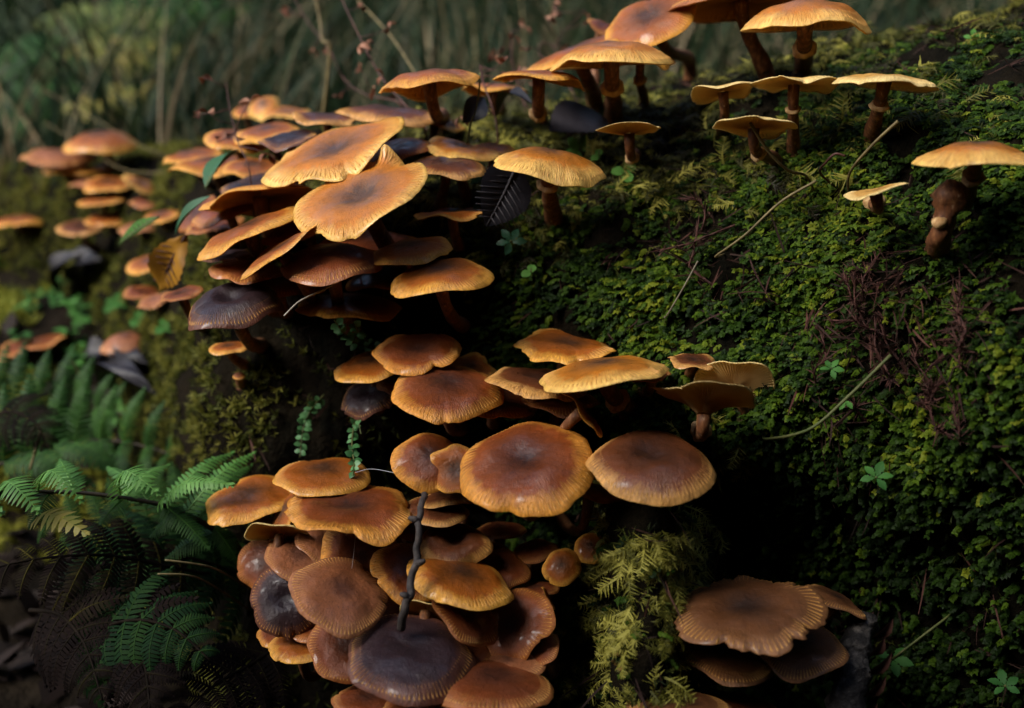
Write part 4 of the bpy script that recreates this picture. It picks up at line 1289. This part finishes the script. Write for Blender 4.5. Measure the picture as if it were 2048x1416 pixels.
def frond(label, path_px, length, width, mat, n=9, side=(1, 1), up=(0, -.3, 1), rnd=.5, droop=.25, arch=.15, name='fern_frond', r=.0012, tmin=.12, group=None, rdir=None, world_pts=None, leaflets=15):
    """A fern frond: rachis through the given points, pinnae in pairs that shorten to the tip."""
    pts = np.array(world_pts) if world_pts is not None else np.array([P(*p) for p in path_px])
    pth = catmull(pts, 30)
    root = thing(name, label, 'fern', pts[0], group)
    V_, F_ = tube(pth, np.linspace(r, r * .35, 30), 7)
    mk('rachis', V_, F_, M['rachisdark' if mat in (M['fernold'], M['fernshade']) else 'rachis'], root, origin=pts[0])
    up = unit(np.array(up, float))
    for i in range(n):
        t = tmin + (1 - tmin) * (i + .3) / n
        k = t * 29
        j = min(int(k), 28)
        c = pth[j] + (pth[j + 1] - pth[j]) * (k - j)
        tg = unit(pth[min(j + 2, 29)] - pth[max(j - 1, 0)])
        nn = unit(up - tg * np.dot(up, tg))
        sd = np.cross(tg, nn)
        ln = length * (1 - ((t - tmin) / (1 - tmin)) ** 1.6) ** .9 * rg.uniform(.9, 1.08) + length * .08
        for s, on in ((-1, side[0]), (1, side[1])):
            if not on:
                continue
            di = unit(sd * s * on + tg * rg.uniform(.35, .6) - np.array([0, 0, 1]) * droop * rg.uniform(.6, 1.3))
            pinna(root, c, c + di * ln, width * ln / length * .9 + width * .12, nn, mat, rnd + rg.uniform(-.2, .2), leaflets, arch)
    return root


# the sharp green frond in front: each pinna where it arches
fr = thing('fern_frond', 'bright green fern frond arching over a brown stalk beside the lower clump', 'fern', P(455, 1075, .535))
rp = catmull([P(455, 1075, .535), P(400, 1042, .528), P(330, 1012, .520), P(250, 996, .512), P(150, 985, .505), P(20, 985, .495), P(-120, 1000, .485)], 34)
V_, F_ = tube(rp, np.linspace(.0016, .0008, 34), 8)
mk('rachis', V_, F_, M['rachis'], fr, origin=fr.location)
UPN = np.array([.05, -.45, .9])
for (u0, v0, d0, u1, v1, d1, w_, ar, rn) in [
        (318, 1008, .518, 472, 972, .500, .019, .17, .80), (240, 994, .512, 322, 992, .490, .024, .42, .70),
        (180, 986, .506, 168, 1010, .485, .0, .0, .6), (75, 985, .500, 168, 1008, .480, .024, .40, .75),
        (0, 984, .494, 82, 1028, .470, .026, .30, .60), (-90, 995, .488, 10, 1030, .465, .026, .30, .6),
        (300, 1004, .518, 215, 935, .540, .016, .1, .45), (372, 1026, .524, 512, 905, .555, .016, .12, .55), (330, 1012, .520, 470, 905, .560, .016, .13, .5),
        (395, 1040, .528, 505, 930, .57, .015, .12, .35), (150, 985, .505, 120, 920, .53, .016, .12, .4), (250, 996, .512, 340, 930, .545, .014, .12, .6),
        (372, 1026, .524, 300, 1075, .520, .015, .1, .2), (250, 996, .512, 200, 1050, .500, .016, .1, .15), (330, 1012, .52, 420, 1100, .51, .016, .1, .2),
        (100, 985, .502, 60, 1060, .49, .016, .1, .1), (440, 1065, .533, 330, 1120, .53, .018, .1, .15), (430, 1055, .53, 480, 1130, .53, .014, .1, .1)]:
    if w_ == 0:
        continue
    pinna(fr, P(u0, v0, d0), P(u1, v1, d1), w_, UPN + rg.normal(0, .08, 3), M['fernlight' if rn > .3 else 'fern'], rn, 19, ar)
gp_ = ground_point(P(470, 1120, .56), (0, .4, -1), .5)
V_, F_ = tube(catmull([P(455, 1075, .535), P(500, 1130, .55), gp_], 12), .0016, 7)
mk('stalk_foot', V_, F_, M['rachis'], fr, origin=fr.location)
# a yellowing tip on the same plant
y0 = thing('fern_frond', 'small yellow and red withering fern tip under the bright green frond', 'fern', P(70, 1030, .50))
pinna(y0, P(70, 1030, .50), P(180, 1072, .475), .020, UPN, M['ferngold'], .8, 9, .12)

# softer ferns behind it
for (lab, px, ln, wd, n, up, rn, dr, mt) in [
        ('green fern frond with combed upright leaflets above the brown stalk', [(-60, 960, .64), (60, 905, .655), (200, 880, .67), (330, 905, .66), (420, 960, .64)], .050, .020, 10, (0, -.9, .45), .20, -.5, 'fern'),
        ('green fern frond behind the combed one at the foot of the moss', [(-80, 860, .72), (60, 830, .73), (180, 815, .735), (280, 835, .72)], .055, .022, 8, (0, -.9, .45), .15, -.4, 'fern'),
        ('shaded fern frond spreading under the bright green frond', [(500, 1110, .58), (380, 1060, .575), (240, 1040, .57), (60, 1050, .56)], .055, .020, 9, (0, -.6, .8), .9, .3, 'fernshade'),
        ('dim fern frond drooping beside the black hearted mushroom', [(480, 1010, .60), (420, 1060, .585), (370, 1120, .57), (330, 1200, .56)], .045, .018, 8, (0, -.8, .6), .9, .4, 'fernshade'),
        ('low dim fern frond over the dark floor', [(520, 1180, .59), (430, 1130, .56), (300, 1110, .535), (200, 1140, .52), (120, 1190, .51)], .050, .020, 9, (0, -.6, .8), .5, .4, 'fernshade'),
        ('deep shaded green fern frond low in the dark corner', [(120, 1330, .50), (190, 1265, .49), (270, 1240, .48), (350, 1260, .47), (420, 1320, .46)], .038, .019, 9, (0, -.6, .8), .6, .5, 'fernshade'),
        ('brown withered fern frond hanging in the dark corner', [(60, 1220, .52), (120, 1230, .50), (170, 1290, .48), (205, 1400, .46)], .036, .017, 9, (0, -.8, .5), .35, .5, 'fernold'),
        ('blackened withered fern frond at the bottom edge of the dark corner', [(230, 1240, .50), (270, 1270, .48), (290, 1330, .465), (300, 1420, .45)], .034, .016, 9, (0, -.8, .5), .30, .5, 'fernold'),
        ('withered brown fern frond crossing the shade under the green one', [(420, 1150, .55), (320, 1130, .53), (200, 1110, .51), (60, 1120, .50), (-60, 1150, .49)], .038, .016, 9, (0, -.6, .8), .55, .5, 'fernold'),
        ('curled purple brown fern tip among the combed green leaflets', [(-20, 830, .62), (30, 825, .61), (75, 850, .60), (95, 900, .60)], .022, .012, 7, (0, -.7, .6), .25, .5, 'fernold'),
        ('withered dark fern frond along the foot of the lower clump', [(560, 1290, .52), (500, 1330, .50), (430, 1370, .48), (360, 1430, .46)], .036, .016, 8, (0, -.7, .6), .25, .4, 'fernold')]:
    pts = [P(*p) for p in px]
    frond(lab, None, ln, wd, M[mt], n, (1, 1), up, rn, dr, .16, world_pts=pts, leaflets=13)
# blurred fern fronds high on the left
for (lab, px, ln, wd, rn, mt) in [
        ('pale yellow green fern frond arching out of the far grass', [(400, 330, 1.30), (360, 170, 1.30), (300, 112, 1.30), (220, 92, 1.30), (120, 108, 1.28)], .060, .024, .75, 'ferngold'),
        ('soft green fern frond above the pale one in the far grass', [(420, 330, 1.40), (350, 120, 1.40), (260, 55, 1.40), (160, 30, 1.40), (60, 50, 1.38)], .085, .03, .2, 'ferngold'),
        ('dim green fern frond at the far upper corner of the bank', [(220, 380, 1.5), (150, 180, 1.5), (60, 110, 1.5), (-80, 110, 1.5)], .11, .04, .1, 'fern'),
        ('dim drooping fern frond over the far end of the log', [(280, 400, 1.3), (170, 240, 1.3), (70, 190, 1.3), (-60, 220, 1.28)], .09, .034, .1, 'fern'),
        ('golden fern frond bent low in the straw grass', [(330, 340, 1.2), (270, 225, 1.2), (200, 200, 1.2), (130, 225, 1.18)], .06, .024, .85, 'ferngold'),
        ('green fern frond among the grass behind the pale one', [(520, 300, 1.5), (430, 80, 1.5), (330, 10, 1.5), (200, -20, 1.5)], .10, .036, .15, 'fern')]:
    g_ = P(*px[0])
    g_[2] = float(terrain_z(np.array(g_[0]), np.array(g_[1]))) - .01
    frond(lab, None, ln, wd, M[mt], 10, (1, 1), (0, -.5, .8), rn, .35, .12, r=.0009, leaflets=11, tmin=.35, world_pts=[g_] + [P(*p_) for p_ in px[1:]])

# ------------------------------------------------------------------ small herbs on the log
LOBE = (.10, .30, .62, .55, .95, .80, 1.0, .62, .70, .30, .05)


def herb(label, u, v, size, tilt, rnd, d_off=.012, count=5, stalk_to=None, mat='herb', spread=1.0, name='herb_leaf_plant', nr=None):
    hb_ = hit_px(u, v)
    c = hb_[1] - unit(hb_[1] - CAM) * d_off
    foot = hb_[1] if stalk_to is None else hit_px(*stalk_to)[1]
    root = thing(name, label, 'plant', foot)
    V_, F_ = tube(catmull([c, (c + foot) / 2 + np.array([0, -.003, .003]), foot + unit(foot - CAM) * .003], 10), .0006, 6)
    mk('stalk', V_, F_, M['greenstem'], root, origin=foot)
    nrm = unit(tocam(c) + np.array([0, 0, .6])) if nr is None else unit(nr)
    x = unit(np.cross([0, 0, 1.0], nrm))
    y = np.cross(nrm, x)
    for i in range(count):
        a = math.radians(tilt + (i - (count - 1) / 2) * 62 * spread)
        di = x * math.sin(a) + y * math.cos(a)
        L = size * (1 - .18 * abs(i - (count - 1) / 2) / max(1, count / 2)) * rg.uniform(.9, 1.1)
        leaf_part('leaflet', c + di * size * .08, c + di * L + nrm * rg.uniform(-.1, .1) * L, L * .62, nrm + rg.normal(0, .2, 3), M[mat], root, rnd + rg.uniform(-.15, .15),
                  shape=LOBE, n=23, m=5, fold=.15, arch=.08, serr=.25, teeth=6)
    return root


herb('small fresh green lobed leaf in the dark below the litter patch', 1752, 955, .0085, 15, .3, .020)
herb('dark green lobed leaf on a long stalk beside the peeling branch', 1785, 1318, .0100, 160, .1, .025, 5, (1920, 1215))
herb('green lobed leaf on the dark floor far below the moss wall', 2010, 1372, .0085, -20, .0, .02)
herb('mint green lobed leaf on the moss wall near the fan of gills', 1662, 738, .0060, 30, .4, .016)
herb('bluish lobed leaf at the foot of the smooth domed mushroom', 1022, 484, .0095, -35, .25, .016, mat='blueleaf')
herb('fine lobed yellow green leaf behind the smooth domed mushroom', 1160, 300, .0105, -40, .9, .014)
herb('lobed green leaf beside the serrated black leaf', 1130, 245, .0080, 25, .5, .010, 3, None, 'blueleaf')
herb('tiny lobed leaf at the tip of the wavy orange cap', 955, 432, .0080, -70, .5, .030, 3, None, 'blueleaf')
herb('lobed leaf lying below the stem of the brown topped mushroom', 965, 352, .0100, -100, .5, .02, 4, None, 'blueleaf')
herb('round lobed green leaf on the dark slope above the pale flat mushroom', 1945, 78, .0065, 0, .75, .010, 3)
herb('small green leaf pair on the dark slope beside fine twigs', 1730, 60, .0060, 60, .5, .012, 2, None, 'blueleaf')
herb('pale trailing leaf under the thin curved straw on the wall', 1690, 800, .0060, 170, .7, .012, 2)
for (u, v, s, lab) in [(1250, 345, .0075, 'bright green clover like leaf below the little pale upturned mushroom'),
                       (1062, 545, .0055, 'round pale green leaf alone on the dark moss below black leaf'),
                       (1198, 312, .0050, 'round yellow leaf touching the smooth domed mushroom'),
                       (160, 640, .009, 'broad green leaf cluster in the moss below the curled dead leaf'),
                       (240, 605, .010, 'bright green leaf cluster beside the wavy russet mushroom'),
                       (330, 655, .008, 'small bright leaf cluster under the blackened violet cap'),
                       (280, 640, .009, 'toothed green leaf cluster below the russet blurred mushrooms'),
                       (225, 612, .009, 'green leaf pair on moss above the tan rounded mushroom'),
                       (250, 735, .010, 'little green leaves in front of the tan rounded mushroom')]:
    hb_ = hit_px(u, v)
    c = hb_[1] - unit(hb_[1] - CAM) * .012
    root = thing('clover_plant', lab, 'plant', hb_[1])
    V_, F_ = tube(catmull([c, (c + hb_[1]) / 2 + np.array([0, -.002, .003]), hb_[1] + np.array([0, .003, -.002])], 8), .0005, 6)
    mk('stalk', V_, F_, M['greenstem'], root, origin=hb_[1])
    nn = unit(tocam(c) + np.array([0, 0, 1.0]))
    x = unit(np.cross([0, 0, 1.0], nn))
    y = np.cross(nn, x)
    a0 = rg.uniform(0, 6.28)
    for i in range(3 if s > .006 else 2):
        di = x * math.cos(a0 + 2.09 * i) + y * math.sin(a0 + 2.09 * i)
        leaf_part('leaflet', c, c + di * s, s * .9, nn, M['herb'], root, .8 if v < 600 else .3, shape=(.15, .7, 1.0, 1.0, .8, .35), fold=.12, arch=.06)

# trailing sprigs of tiny round leaves
def sprig(label, px, n, size, foot_px=None, both=True):
    pts = np.array([P(*p) for p in px])
    pth = catmull(pts, 40)
    root = thing('trailing_sprig', label, 'plant', pth[0])
    V_, F_ = tube(pth, np.linspace(.0006, .0003, 40), 6)
    mk('stem', V_, F_, M['greenstem'], root, origin=pth[0])
    V, Fq = leaf((0, 0, 0), (1, 0, 0), .85, (0, 0, 1), shape=(.2, .8, 1, .95, .6, .1), n=7, m=5, fold=.1, arch=.06)
    V2, Fs = leaf_thick(V, Fq, (0, 0, 1), .04)
    me = None
    for i in range(n):
        k = int(4 + 35 * i / n)
        c = pth[k]
        tg = unit(pth[min(k + 1, 39)] - pth[k - 1])
        for s in (-1, 1):
            sd = unit(np.cross(tg, tocam(c)) * s + rg.normal(0, .35, 3) + tg * .25)
            nn = unit(tocam(c) + np.array([0, 0, .7]) + rg.normal(0, .35, 3))
            nn = unit(nn - sd * np.dot(nn, sd))
            if me is None:
                o = mk('leaf', V2, Fs, M['sprig'], root)
                me = o.data
            else:
                o = bpy.data.objects.new('leaf', me)
                COL.objects.link(o)
                o.parent = root
            sz = size * rg.uniform(.75, 1.2)
            Rm = np.stack([sd, np.cross(nn, sd), nn], -1) * sz
            Mx = np.eye(4)
            Mx[:3, :3] = Rm
            Mx[:3, 3] = c - pth[0]
            o.matrix_local = Matrix([list(map(float, r_)) for r_ in Mx])
    return root


sprig('hanging green sprig ending on the oval orange cap', [(716, 818, .530), (708, 850, .522), (704, 890, .510), (708, 925, .500), (706, 952, .490)], 13, .0040)
sprig('second leaf of the hanging sprig pair under the dark purple cap', [(716, 818, .530), (718, 845, .52), (722, 868, .515)], 3, .0036)
sprig('pale green hanging sprig over the pale bark at the log end', [(648, 790, .560), (622, 820, .552), (606, 860, .548), (600, 915, .540)], 13, .0042)
sprig('branching green sprig sprouting under the dim orange cap', [(765, 700, .540), (720, 690, .525), (690, 668, .512), (668, 640, .505)], 9, .0046)
sprig('short green sprig beside the branching one', [(748, 694, .535), (722, 670, .520), (706, 645, .510)], 7, .0046)
sprig('thin sprig creeping along the flank moss left of the pale bark', [(560, 800, .575), (580, 780, .572), (600, 760, .570), (620, 748, .57)], 7, .0038)
# the pale upright seed sprig in the crest moss
o, pth = stalk('seed_stalk', 'thin green seed stalk with curled head between the saddle and wavy mushrooms', 'plant stalk', [(960, 145, .54), (958, 185, .54), (950, 225, .542), (940, 255, .545)], M['greenstem'], .0005, .0006, ground=True)

# ------------------------------------------------------------------ twigs, straws, stalks
tw_, tp = stalk('twig', 'thin dark knobbly twig hanging across the lower clump', 'twig', [(862, 935, .500), (853, 968, .478), (846, 1000, .458), (838, 1040, .447), (834, 1100, .444), (826, 1150, .440), (818, 1195, .436), (806, 1232, .436), (802, 1256, .440)], M['twig'], .0013, .0020, 60, 9, wob=.0013)
for (t, s) in ((10, 1), (22, -1), (33, 1), (44, -1)):
    c = tp[t]
    e2 = c + np.array([.004 * s, -.001, .002])
    V_, F_ = tube(np.array([c, (c + e2) / 2, e2]), [.0019, .0016, .0008], 7)
    mk('bud', V_, F_, M['twig'], tw_, origin=tp[-1])
stalk('straw', 'long bent straw crossing the moss wall past the red sprigs', 'straw', [(1632, 362, .455), (1560, 405, .462), (1490, 470, .470), (1432, 512, .482)], M['straw'], .0007, .0005, ground=True)
stalk('straw', 'pale straw leaning between the pale flat mushroom and bright moss', 'straw', [(1796, 242, .455), (1745, 290, .463), (1700, 345, .475)], M['straw'], .0008, .0006, ground=True)
stalk('straw', 'thin straw bending down from the lemon cream mushroom', 'straw', [(1500, 245, .462), (1535, 300, .468), (1575, 340, .475), (1612, 352, .485)], M['straw'], .0008, .0006, ground=True)
stalk('straw', 'short grey straw stuck upright in the leafy moss wall', 'straw', [(1396, 522, .475), (1370, 570, .480), (1333, 632, .490)], M['greystraw'], .0005, .0004, ground=True)
stalk('straw', 'long curved green straw on the lower moss wall', 'straw', [(1782, 710, .440), (1700, 790, .446), (1620, 858, .452), (1535, 878, .470)], M['greenstem'], .0008, .0007, ground=True)
stalk('straw', 'curled pink brown straw hooked in the bright moss', 'straw', [(1690, 312, .465), (1670, 308, .466), (1652, 325, .470), (1640, 345, .478)], M['redstem'], .0006, .0006, ground=True)
stalk('pale_stalk', 'white bent stalk poking out beneath the russet fluted cap', 'stalk', [(568, 632, .475), (600, 602, .478), (650, 578, .490), (690, 552, .510), (720, 540, .55)], M['paleroot'], .0004, .0007, ground=True)
stalk('straw', 'dry drooping straw in the shade beside the withered fern', 'straw', [(330, 1120, .49), (390, 1128, .495), (440, 1142, .51), (520, 1190, .56)], M['straw'], .0005, .0006)
stalk('straw', 'second dry straw just under the drooping one', 'straw', [(315, 1148, .49), (370, 1150, .495), (415, 1165, .51), (500, 1220, .56)], M['straw'], .0005, .0006)
stalk('straw', 'bent tan straw standing above the combed ferns', 'straw', [(70, 905, .60), (82, 860, .61), (60, 940, .61)], M['straw'], .0010, .0008, group=None)
stalk('straw', 'blurred angled straw beside the tan rounded mushroom', 'straw', [(140, 715, .74), (155, 740, .74), (172, 775, .745)], M['straw'], .0012, .0012)
# dark stalks with dry flowers in front of the grass
for (lab, px, r) in [
        ('long dark red stalk slanting down to the uppermost golden cap', [(676, -20, .66), (704, 42, .645), (760, 150, .62), (815, 215, .60), (850, 262, .605)], .0008),
        ('thin branching brown stalk with dried flowers before the grass', [(585, -10, .78), (620, 50, .76), (655, 92, .74), (690, 160, .71), (735, 190, .69), (800, 205, .67), (850, 250, .645)], .0007),
        ('dark stalk with dried heads rising behind the blurred orange caps', [(452, 165, .62), (462, 230, .60), (478, 290, .585), (500, 350, .575)], .0005),
        ('dark twiggy stalk with shrivelled flowers beside the wavy mushroom', [(960, 130, .60), (968, 170, .585), (985, 215, .58), (995, 262, .585)], .0008),
        ('brown stalk with amber withered leaves before the dark trees', [(1022, 60, .72), (1024, 120, .70), (1040, 180, .68), (1060, 240, .66)], .0007),
        ('fine stalk with curled dry petals above the slanting orange cap', [(1172, 20, .72), (1130, 60, .70), (1110, 90, .69), (1085, 85, .69), (1080, 110, .69), (1120, 140, .68), (1160, 215, .66)], .0006)]:
    pts = np.array([P(*p) for p in px])
    g = ground_point(pts[-1], (0, .1, -1), .3)
    pth = catmull(np.vstack([pts, g]), 50)
    root = thing('dry_flower_stalk', lab, 'plant stalk', g)
    V_, F_ = tube(pth, np.linspace(r * .6, r, 50), 6)
    mk('stem', V_, F_, M['redstem'], root, origin=g)
    for i in range(7):
        k_ = int(rg.uniform(0, 30))
        c = pth[k_]
        e2 = c + unit(rg.normal(0, 1, 3) * np.array([1, .3, .7])) * rg.uniform(.008, .022)
        V_, F_ = tube(np.array([c, (c + e2) / 2 + rg.normal(0, .001, 3), e2]), [.0004, .0003, .0003], 5)
        mk('side_branch', V_, F_, M['redstem'], root, origin=g)
        for _ in range(2):
            di = unit(rg.normal(0, 1, 3))
            leaf_part('dry_petal', e2, e2 + di * rg.uniform(.004, .009), .0045, rg.normal(0, 1, 3), M['dryflower'], root, rg.uniform(.1, .9), n=6, m=5, fold=.6, arch=.2)
# pale grass blades that cross in front of the meadow
for (lab, px, r) in [
        ('pale grass stem slanting down to the saddle shaped mushroom', [(715, 0, .75), (780, 70, .72), (825, 138, .70), (880, 235, .66)], .0010),
        ('forked pale grass stem above the dried flower stalk', [(628, -20, .74), (640, 40, .74), (646, 82, .735), (660, 100, .735)], .0014),
        ('thin silver grass stem leaning over the distant clump', [(78, 175, .95), (190, 238, .93), (300, 300, .90), (420, 330, .86), (480, 370, .78)], .0005),
        ('second silver grass stem crossing the distant clump', [(90, 245, .95), (180, 300, .92), (250, 340, .88), (330, 345, .86)], .0005)]:
    stalk('tall_grass', lab, 'grass', px, M['straw'], r * .7, r, ground=True)

# red brown dead conifer sprigs caught on the wall
def dead_sprig(label, px, r=.0012, group=None, world_pts=None):
    pts = np.array(world_pts) if world_pts is not None else np.array([P(*p) for p in px])
    pth = catmull(pts, 22)
    root = thing('dead_sprig', label, 'sprig', pth[-1], group)
    V_, F_ = tube(pth, np.linspace(r * .3, r * .5, 22), 7)
    mk('stem', V_, F_, M['redneedle'], root, origin=pth[-1])
    V, Fq = [], []
    b = 0
    for i in range(70):
        k_ = int(rg.uniform(0, 21))
        c = pth[k_]
        tg = unit(pth[k_ + 1] - pth[k_] + 1e-9)
        di = unit(rg.normal(0, 1, 3) - tg * .9)
        v, f = blade_quads(c, di, unit(np.cross(di, tg)), tg, rg.uniform(.003, .0075), .0006, rg.uniform(-.4, .8), (.9, 1, .7, .2))
        V.append(v)
        Fq.append(f + b)
        b += len(v)
    tag(mk('needles', np.vstack(V), [np.vstack(Fq)], M['redneedle'], root, smooth=False, origin=pth[-1]), kind='stuff')
    return root


M['redneedle'] = plain('dead_needles', (0.026, 0.010, 0.008), (0.085, 0.032, 0.023), 300.0, 0.8)
dead_sprig('dead red brown sprig arching at the top of the litter in the moss', [(1372, 398, .505), (1398, 402, .500), (1410, 430, .498), (1400, 470, .500)])
dead_sprig('dead red brown sprig lying across the moss beside the long straw', [(1320, 500, .500), (1370, 490, .496), (1420, 470, .494), (1470, 450, .492)])
dead_sprig('dead red brown sprig hanging down towards the short grey straw', [(1395, 455, .498), (1388, 500, .496), (1382, 535, .496), (1425, 570, .492)])
dead_sprig('dim dead sprig at the middle of the brown litter patch', [(1745, 620, .460), (1790, 650, .455), (1830, 640, .455), (1870, 670, .452)], .0014)
dead_sprig('dim dead sprig hanging from the brown litter patch', [(1760, 640, .458), (1775, 690, .455), (1810, 740, .455), (1825, 800, .458)], .0014)
dead_sprig('dim dead sprig high in the brown litter patch', [(1850, 590, .452), (1890, 610, .450), (1920, 660, .448), (1930, 720, .448)], .0014)
dead_sprig('thin dead sprig along the edge of the dark moss wall', [(1935, 640, .440), (1945, 700, .440), (1930, 770, .442), (1925, 860, .445)], .0013)

for i in range(16):
    u0, v0 = 1640 + 300 * rg.uniform(), 520 + 300 * rg.uniform()
    a_ = rg.uniform(.3, 2.6)
    pts_ = []
    for t_ in np.linspace(0, 1, 4):
        uu_ = u0 + 75 * t_ * math.cos(a_) + rg.normal(0, 8)
        vv_ = v0 + 95 * t_ * abs(math.sin(a_)) + rg.normal(0, 8)
        h_ = hit_px(uu_, vv_)
        if h_ is not None:
            pts_.append(h_[1] - unit(h_[1] - CAM) * (.004 + .010 * math.sin(3.14 * t_)))
    if len(pts_) >= 3:
        dead_sprig('tangled red brown dead sprig in the litter patch on the wall', None, .0010, 'dead sprigs of the litter patch', pts_)

# peeling dead branch at the foot of the wall
px = [(1728, 1235, .470), (1715, 1290, .462), (1705, 1350, .455), (1690, 1430, .448), (1680, 1500, .44)]
pth = catmull([P(*p) for p in px], 40)
rad = np.linspace(.0062, .0085, 40) * (1 + .10 * np.sin(np.linspace(0, 30, 40)))
V_, F_ = tube(pth, rad, 16)
V_ = V_ + np.array([[.0022 * mnoise.noise(Vector(p * 240)), .0022 * mnoise.noise(Vector(p * 230 + 4)), .001 * mnoise.noise(Vector(p * 200 + 7))] for p in V_])
br = thing('dead_branch', 'peeling dead branch with pale lichen standing beside the rounded brown cap', 'branch', pth[-1])
M['peel'] = plain('peeling_bark', (0.010, 0.008, 0.007), (0.16, 0.14, 0.12), 130.0, 0.7, 0.35, 1.0, 0.003, .48, .74)
mk('bark', V_, F_, M['peel'], br, origin=pth[-1])
for i in range(5):
    c = pth[5 + i * 6]
    e2 = c + np.array([.009, -.004, .006]) * rg.uniform(.7, 1.3)
    leaf_part('bark_flake', c + np.array([.004, -.006, 0]), e2 + np.array([.002, -.006, .006]), .006, (0.3, -1, .2), M['litter'], br, .8, n=6, m=5, fold=.4)
# rotten wood chunk at the mossy bulge
hb_ = hit_px(1290, 1310)
c = P(1268, 1322, .440)
V, Fq = leaf(P(1232, 1300, .445), P(1310, 1330, .438), .020, tocam(c), shape=(.5, .8, 1, .9, 1, .6, .3), n=20, m=9, fold=.2, arch=.06, serr=.3, teeth=5)
V2, Fs = leaf_thick(V, Fq, tocam(c), .004)
V2 = V2 + np.array([[.002 * mnoise.noise(Vector(p * 260)), .003 * mnoise.noise(Vector(p * 200 + 4)), .002 * mnoise.noise(Vector(p * 240 + 7))] for p in V2])
M['wood'] = plain('rotten_orange_wood', (0.06, 0.025, 0.008), (0.34, 0.17, 0.05), 160.0, 0.8, 0.2, 1.0, 0.003)
o = mk('wood_fragment', V2, Fs, M['wood'], origin=c)
o.location = c
tag(o, 'orange rotten wood fragment under the hanging moss bulge', 'wood')
# a few spider threads
for (lab, pts) in [('sagging spider thread between the sprig and the copper cap', [(710, 945, .49), (745, 938, .485), (800, 948, .475)]),
                   ('spider thread running down the shaded side of the twig', [(712, 1060, .47), (706, 1120, .465), (700, 1160, .46)])]:
    pth = catmull([P(*p) for p in pts], 16)
    V_, F_ = tube(pth, .00009, 5)
    o = mk('spider_thread', V_, F_, M['silk'], origin=pth[0])
    o.location = pth[0]
    tag(o, lab, 'thread')
print('MOSS', nL, nF, nC, 'TRIS', [(o.name, len(o.data.polygons) * 2) for o in S.objects if o.type == 'MESH' and len(o.data.polygons) > 20000], sum(len(o.data.polygons) * 2 for o in S.objects if o.type == 'MESH'))
